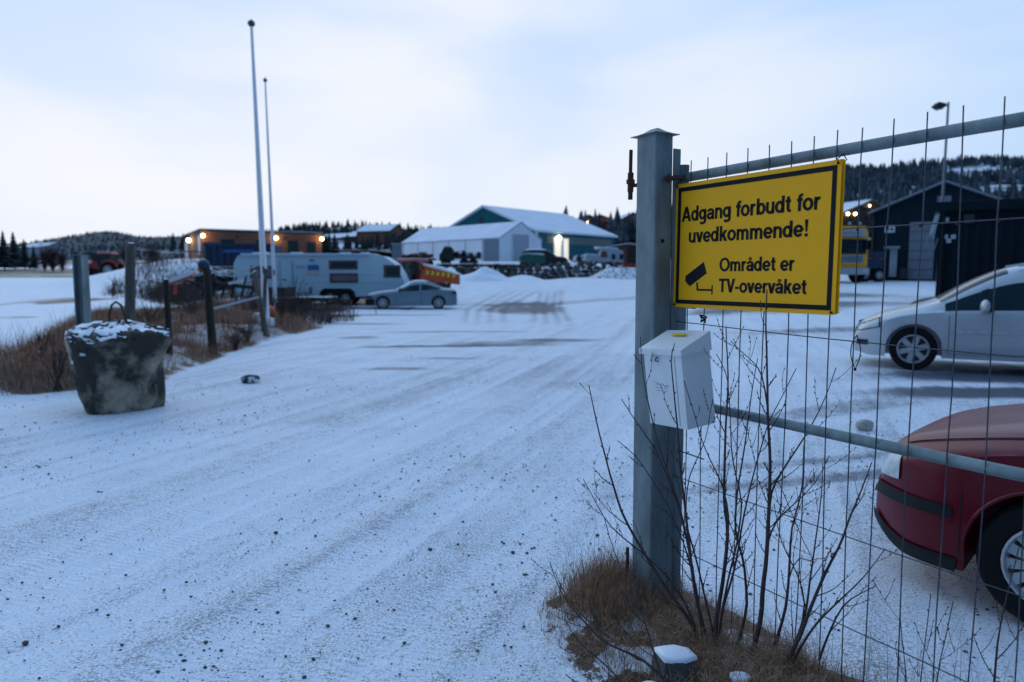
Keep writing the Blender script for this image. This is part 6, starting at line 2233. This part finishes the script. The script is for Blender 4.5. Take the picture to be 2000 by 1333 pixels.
# bank grass on the left
wtb = lambda x, y, d: np.clip(.10 + d * 1.2, 0, 1) * (0.15 + S(.36, .60, fbm(x * 1.3, y * 1.3, 8, 3)))
pts = [(x, y, 1 - .3 * (y > 22)) for x, y in scatter(BANK, 34000, 5, wtb)]
blades('bank_grass', None, pts, .14, .44, .011, M['grass_far'], lean=.8, seed=5, flop=.4)
pts = [(x, y, 1) for x, y in scatter([(-9.3, 9.2), (-6.7, 9.5), (-5.6, 11.0), (-6.2, 20), (-6.2, 22.4), (-10, 24), (-9.5, 14)], 900, 6)]
blades('bank_weeds', None, pts, .40, .85, .008, M['brush'], lean=.35, seed=6, seg=4, flop=.1)
pts = [(x, y, 1) for x, y in scatter([(-9.5, 25), (-6.3, 23), (-5.0, 31), (-5.4, 34), (-19, 37), (-26, 45), (-22, 55), (-13.5, 30)], 4200, 7, lambda x, y, d: (.05 + S(.42, .58, fbm(x * .45, y * .25, 6, 4))) * (1 - .85 * (x > -9.5) * (y > 27)))]
blades('brush_scrub', None, pts, .3, 1.1, .030, M['brush'], lean=.7, seed=7, flop=.25)


pts = [(x, y, 1) for x, y in scatter([(-20, 40), (-17, 56), (-21, 66), (-34, 68), (-31, 56), (-25, 44)], 2600, 17, lambda x, y, d: .12 + S(.42, .58, fbm(x * .3, y * .3, 16, 3)))]
blades('terrace_scrub', None, pts, .3, 1.2, .05, M['brush'], lean=.7, seed=17, flop=.25)


def bush(px, Y, h, w, label, n=26, seed=0):
    x = at(px, 540, Y).x
    t = thing('bare_bush', (x, Y, H(x, Y)), label, 'bush', group='bare bushes on and behind the bank')
    r = random.Random(seed)
    mb = MB()
    for k in range(n):
        a = r.uniform(0, 6.28)
        l = r.uniform(.1, 1) * w / 2
        q = [Vector((r.uniform(-.05, .05), r.uniform(-.05, .05), 0))]
        e = Vector((math.cos(a) * l, math.sin(a) * l, h * r.uniform(.5, 1)))
        for j in range(1, 6):
            f = j / 5
            q.append(Vector((e.x * f ** 1.4 + r.uniform(-.02, .02), e.y * f ** 1.4 + r.uniform(-.02, .02), e.z * f)))
        mb.tube(q, [.010, .009, .008, .006, .005, .003], 4, False)
        for j in range(2, 5):
            d = Vector((r.uniform(-1, 1), r.uniform(-1, 1), r.uniform(.4, 1.2))).normalized() * h * .18
            mb.tube([q[j], q[j] + d], [.005, .003], 3, False)
    mb.build('branches', M['brush'], t)
    return t


bush(100, 10.0, .9, .5, 'thin dark bush left of the galvanised gate post', 12, 1)
bush(75, 11.5, .55, .5, 'small dark bush at the left edge of the bank', 12, 2)
bush(480, 17.0, .55, 1.1, 'low dark bush between the blue-topped post and the flagpole', 30, 3)
bush(455, 15.6, .5, .9, 'low twiggy bush just right of the blue-topped post', 26, 4)
bush(549, 22.0, .9, 1.2, 'bush round the foot of the farther flagpole', 34, 5)
bush(572, 31, 1.7, 1.8, 'tall thin bush in front of the caravan window', 26, 6)
bush(598, 31, 1.4, 1.2, 'thin bush in front of the caravan door', 16, 7)
bush(290, 17, .8, 1.8, 'brown bush between the tall and the short wooden posts', 30, 8)
bush(370, 22, .9, 2.2, 'brown bush below the orange implement', 34, 9)
bush(520, 29, 1.3, 2.0, 'dark bush left of the caravan end', 34, 10)
bush(465, 33, 1.5, 2.4, 'dark scrub under the ropes', 34, 11)

# ------------------------------------------------------------------ stones
def rock_thing(px, py, Y, d, label, m='stone', name='stone', cat='stone', snow=True, seed=0, lift=.3):
    p = at(px, py, Y)
    g = H(p.x, Y)
    t = thing(name, (p.x, Y, g), label, cat)
    MB().rock((0, 0, d[2] * lift), d, seed, 12, 8, .16).build('body', M[m], t, True, 70)
    if snow:
        MB().rock((0, 0, d[2] * (lift + .37)), (d[0] * .72, d[1] * .72, d[2] * .30), seed, 12, 6, .14).build('snow_layer', M['snow_patchy' if snow == 'p' else 'snow'], t, True, 90)
    return t


rock_thing(490, 750, 10.9, (.29, .26, .16), 'dark lump of ice and stone lying alone on the driveway', seed=3, snow=False, m='rocksnow', lift=.22)
rock_thing(1690, 818, 7.2, (.17, .12, .12), 'pale stone on the snow behind the gate, above the middle rail', m='palestone', seed=5, snow=False)
p = at(1318, 1290, 2.72)
t = thing('stone_block', (p.x, p.y, H(p.x, p.y) - .02), 'square dark stone with a cap of snow in the grass below the gate post', 'stone', rz=.35)
bk = [(-.085, -.055), (-.01, -.075), (.08, -.05), (.088, .03), (.03, .065), (-.075, .05)]
q_ = random.Random(8)
bb_ = MB()
ly_ = [(-.03, 1.05), (.02, 1.06), (.075, .98), (.098, .88)]
bb_.add([(u * k + q_.uniform(-.004, .004), v * k + q_.uniform(-.004, .004), z + q_.uniform(-.005, .005) - .12 * u) for z, k in ly_ for u, v in bk], [(6 * i + k, 6 * i + (k + 1) % 6, 6 * i + 6 + (k + 1) % 6, 6 * i + 6 + k) for i in range(3) for k in range(6)] + [(18, 19, 20, 21, 22, 23)])
bb_.build('body', M['stone'], t)
sn_ = MB().add([(u * k, v * k, z + q_.uniform(-.002, .002) - .12 * u) for z, k in ((.098, .93), (.112, .90), (.119, .70)) for u, v in bk] + [(0, 0, .121)], [(6 * i + k, 6 * i + (k + 1) % 6, 6 * i + 6 + (k + 1) % 6, 6 * i + 6 + k) for i in range(2) for k in range(6)] + [(12 + k, 12 + (k + 1) % 6, 18) for k in range(6)])
sn_.build('snow_layer', M['snow'], t, True, 60)
for k, (px, py, Y, lab) in enumerate([(1445, 1330, 2.62, 'small snow patch on a stone at the bottom edge of the grass'), (1270, 1340, 2.6, 'snow lump left of the bottom stones')]):
    p = at(px, py, Y)
    t = thing('stone_block', (p.x, p.y, H(p.x, p.y) - .02), lab, 'stone')
    MB().rock((0, 0, .03), (.10, .09, .08), 19 + k, 10, 6, .15).build('body', M['stone'], t, True)
    MB().rock((0, 0, .062), (.085, .075, .03), 29 + k, 10, 6, .1).build('snow_layer', M['snow'], t, True)


# loose gravel on the driveway
def gravel():
    r = random.Random(77)
    tv, tf = [], []
    rng2 = np.random.default_rng(5)
    n = 7000
    R = 1.9 * (16 / 1.9) ** rng2.uniform(0, 1, n * 3) 
    A = rng2.uniform(-.72, .62, n * 3)
    X, Y = R * np.sin(A), R * np.cos(A)
    d = np.array([0.34, 0.94])
    ac = X * d[1] - Y * d[0]
    al = X * d[0] + Y * d[1]
    dens = .18 + .9 * S(.48, .72, fbm(ac * 2.6, al * .15, 51, 3))
    keep = (rng2.uniform(0, 1, n * 3) < dens) & (poly_in(X, Y, BANK) < -.15) & (poly_in(X, Y, ISLE) < -.05)
    idx = np.nonzero(keep)[0][:n]
    ZZ = Hn(X[idx], Y[idx])
    for i, hz in zip(idx, ZZ):
        x, y = float(X[i]), float(Y[i])
        s_ = .0026 + .0075 * r.random() ** 7 + .0008 * math.sqrt(R[i]) * r.random()
        if r.random() < .012:
            s_ = r.uniform(.009, .015)
        z = float(hz) + s_ * .25
        a0 = r.uniform(0, 6)
        b = len(tv)
        e = r.uniform(.6, 1)
        for zz, q in ((-.5, .8), (.25, 1.0)):
            for k in range(5):
                a = a0 + 2 * math.pi * k / 5
                w = s_ * q * r.uniform(.75, 1.2)
                tv.append((x + w * math.cos(a), y + w * e * math.sin(a), z + s_ * zz))
        tv.append((x, y, z + s_ * .75))
        for k in range(5):
            k2 = (k + 1) % 5
            tf.append((b + k, b + k2, b + 5 + k2, b + 5 + k))
            tf.append((b + 5 + k, b + 5 + k2, b + 10))
    o = MB().add(tv, tf).build('gravel', M['stone'])
    tag(o, kind='stuff')


gravel()


def fallen_leaves():
    r = random.Random(31)
    mb = MB()
    for k in range(70):
        p = at(r.uniform(1640, 1990), r.uniform(1150, 1330), 1.0)
        d_ = (p - Vector((0, 0, CAM_H)))
        s_ = -CAM_H / d_.z
        x, y = d_.x * s_, d_.y * s_
        a, w = r.uniform(0, 6.28), r.uniform(.006, .016)
        z = H(x, y) + .004
        c_, n_ = math.cos(a), math.sin(a)
        mb.add([(x - w * c_, y - w * n_, z), (x - w * .35 * n_, y + w * .35 * c_, z + r.uniform(0, .006)), (x + w * c_, y + w * n_, z + .002), (x + w * .35 * n_, y - w * .35 * c_, z + r.uniform(0, .006))], [(0, 1, 2), (0, 2, 3)])
    tag(mb.build('fallen_leaves', M['grass']), kind='stuff')


fallen_leaves()
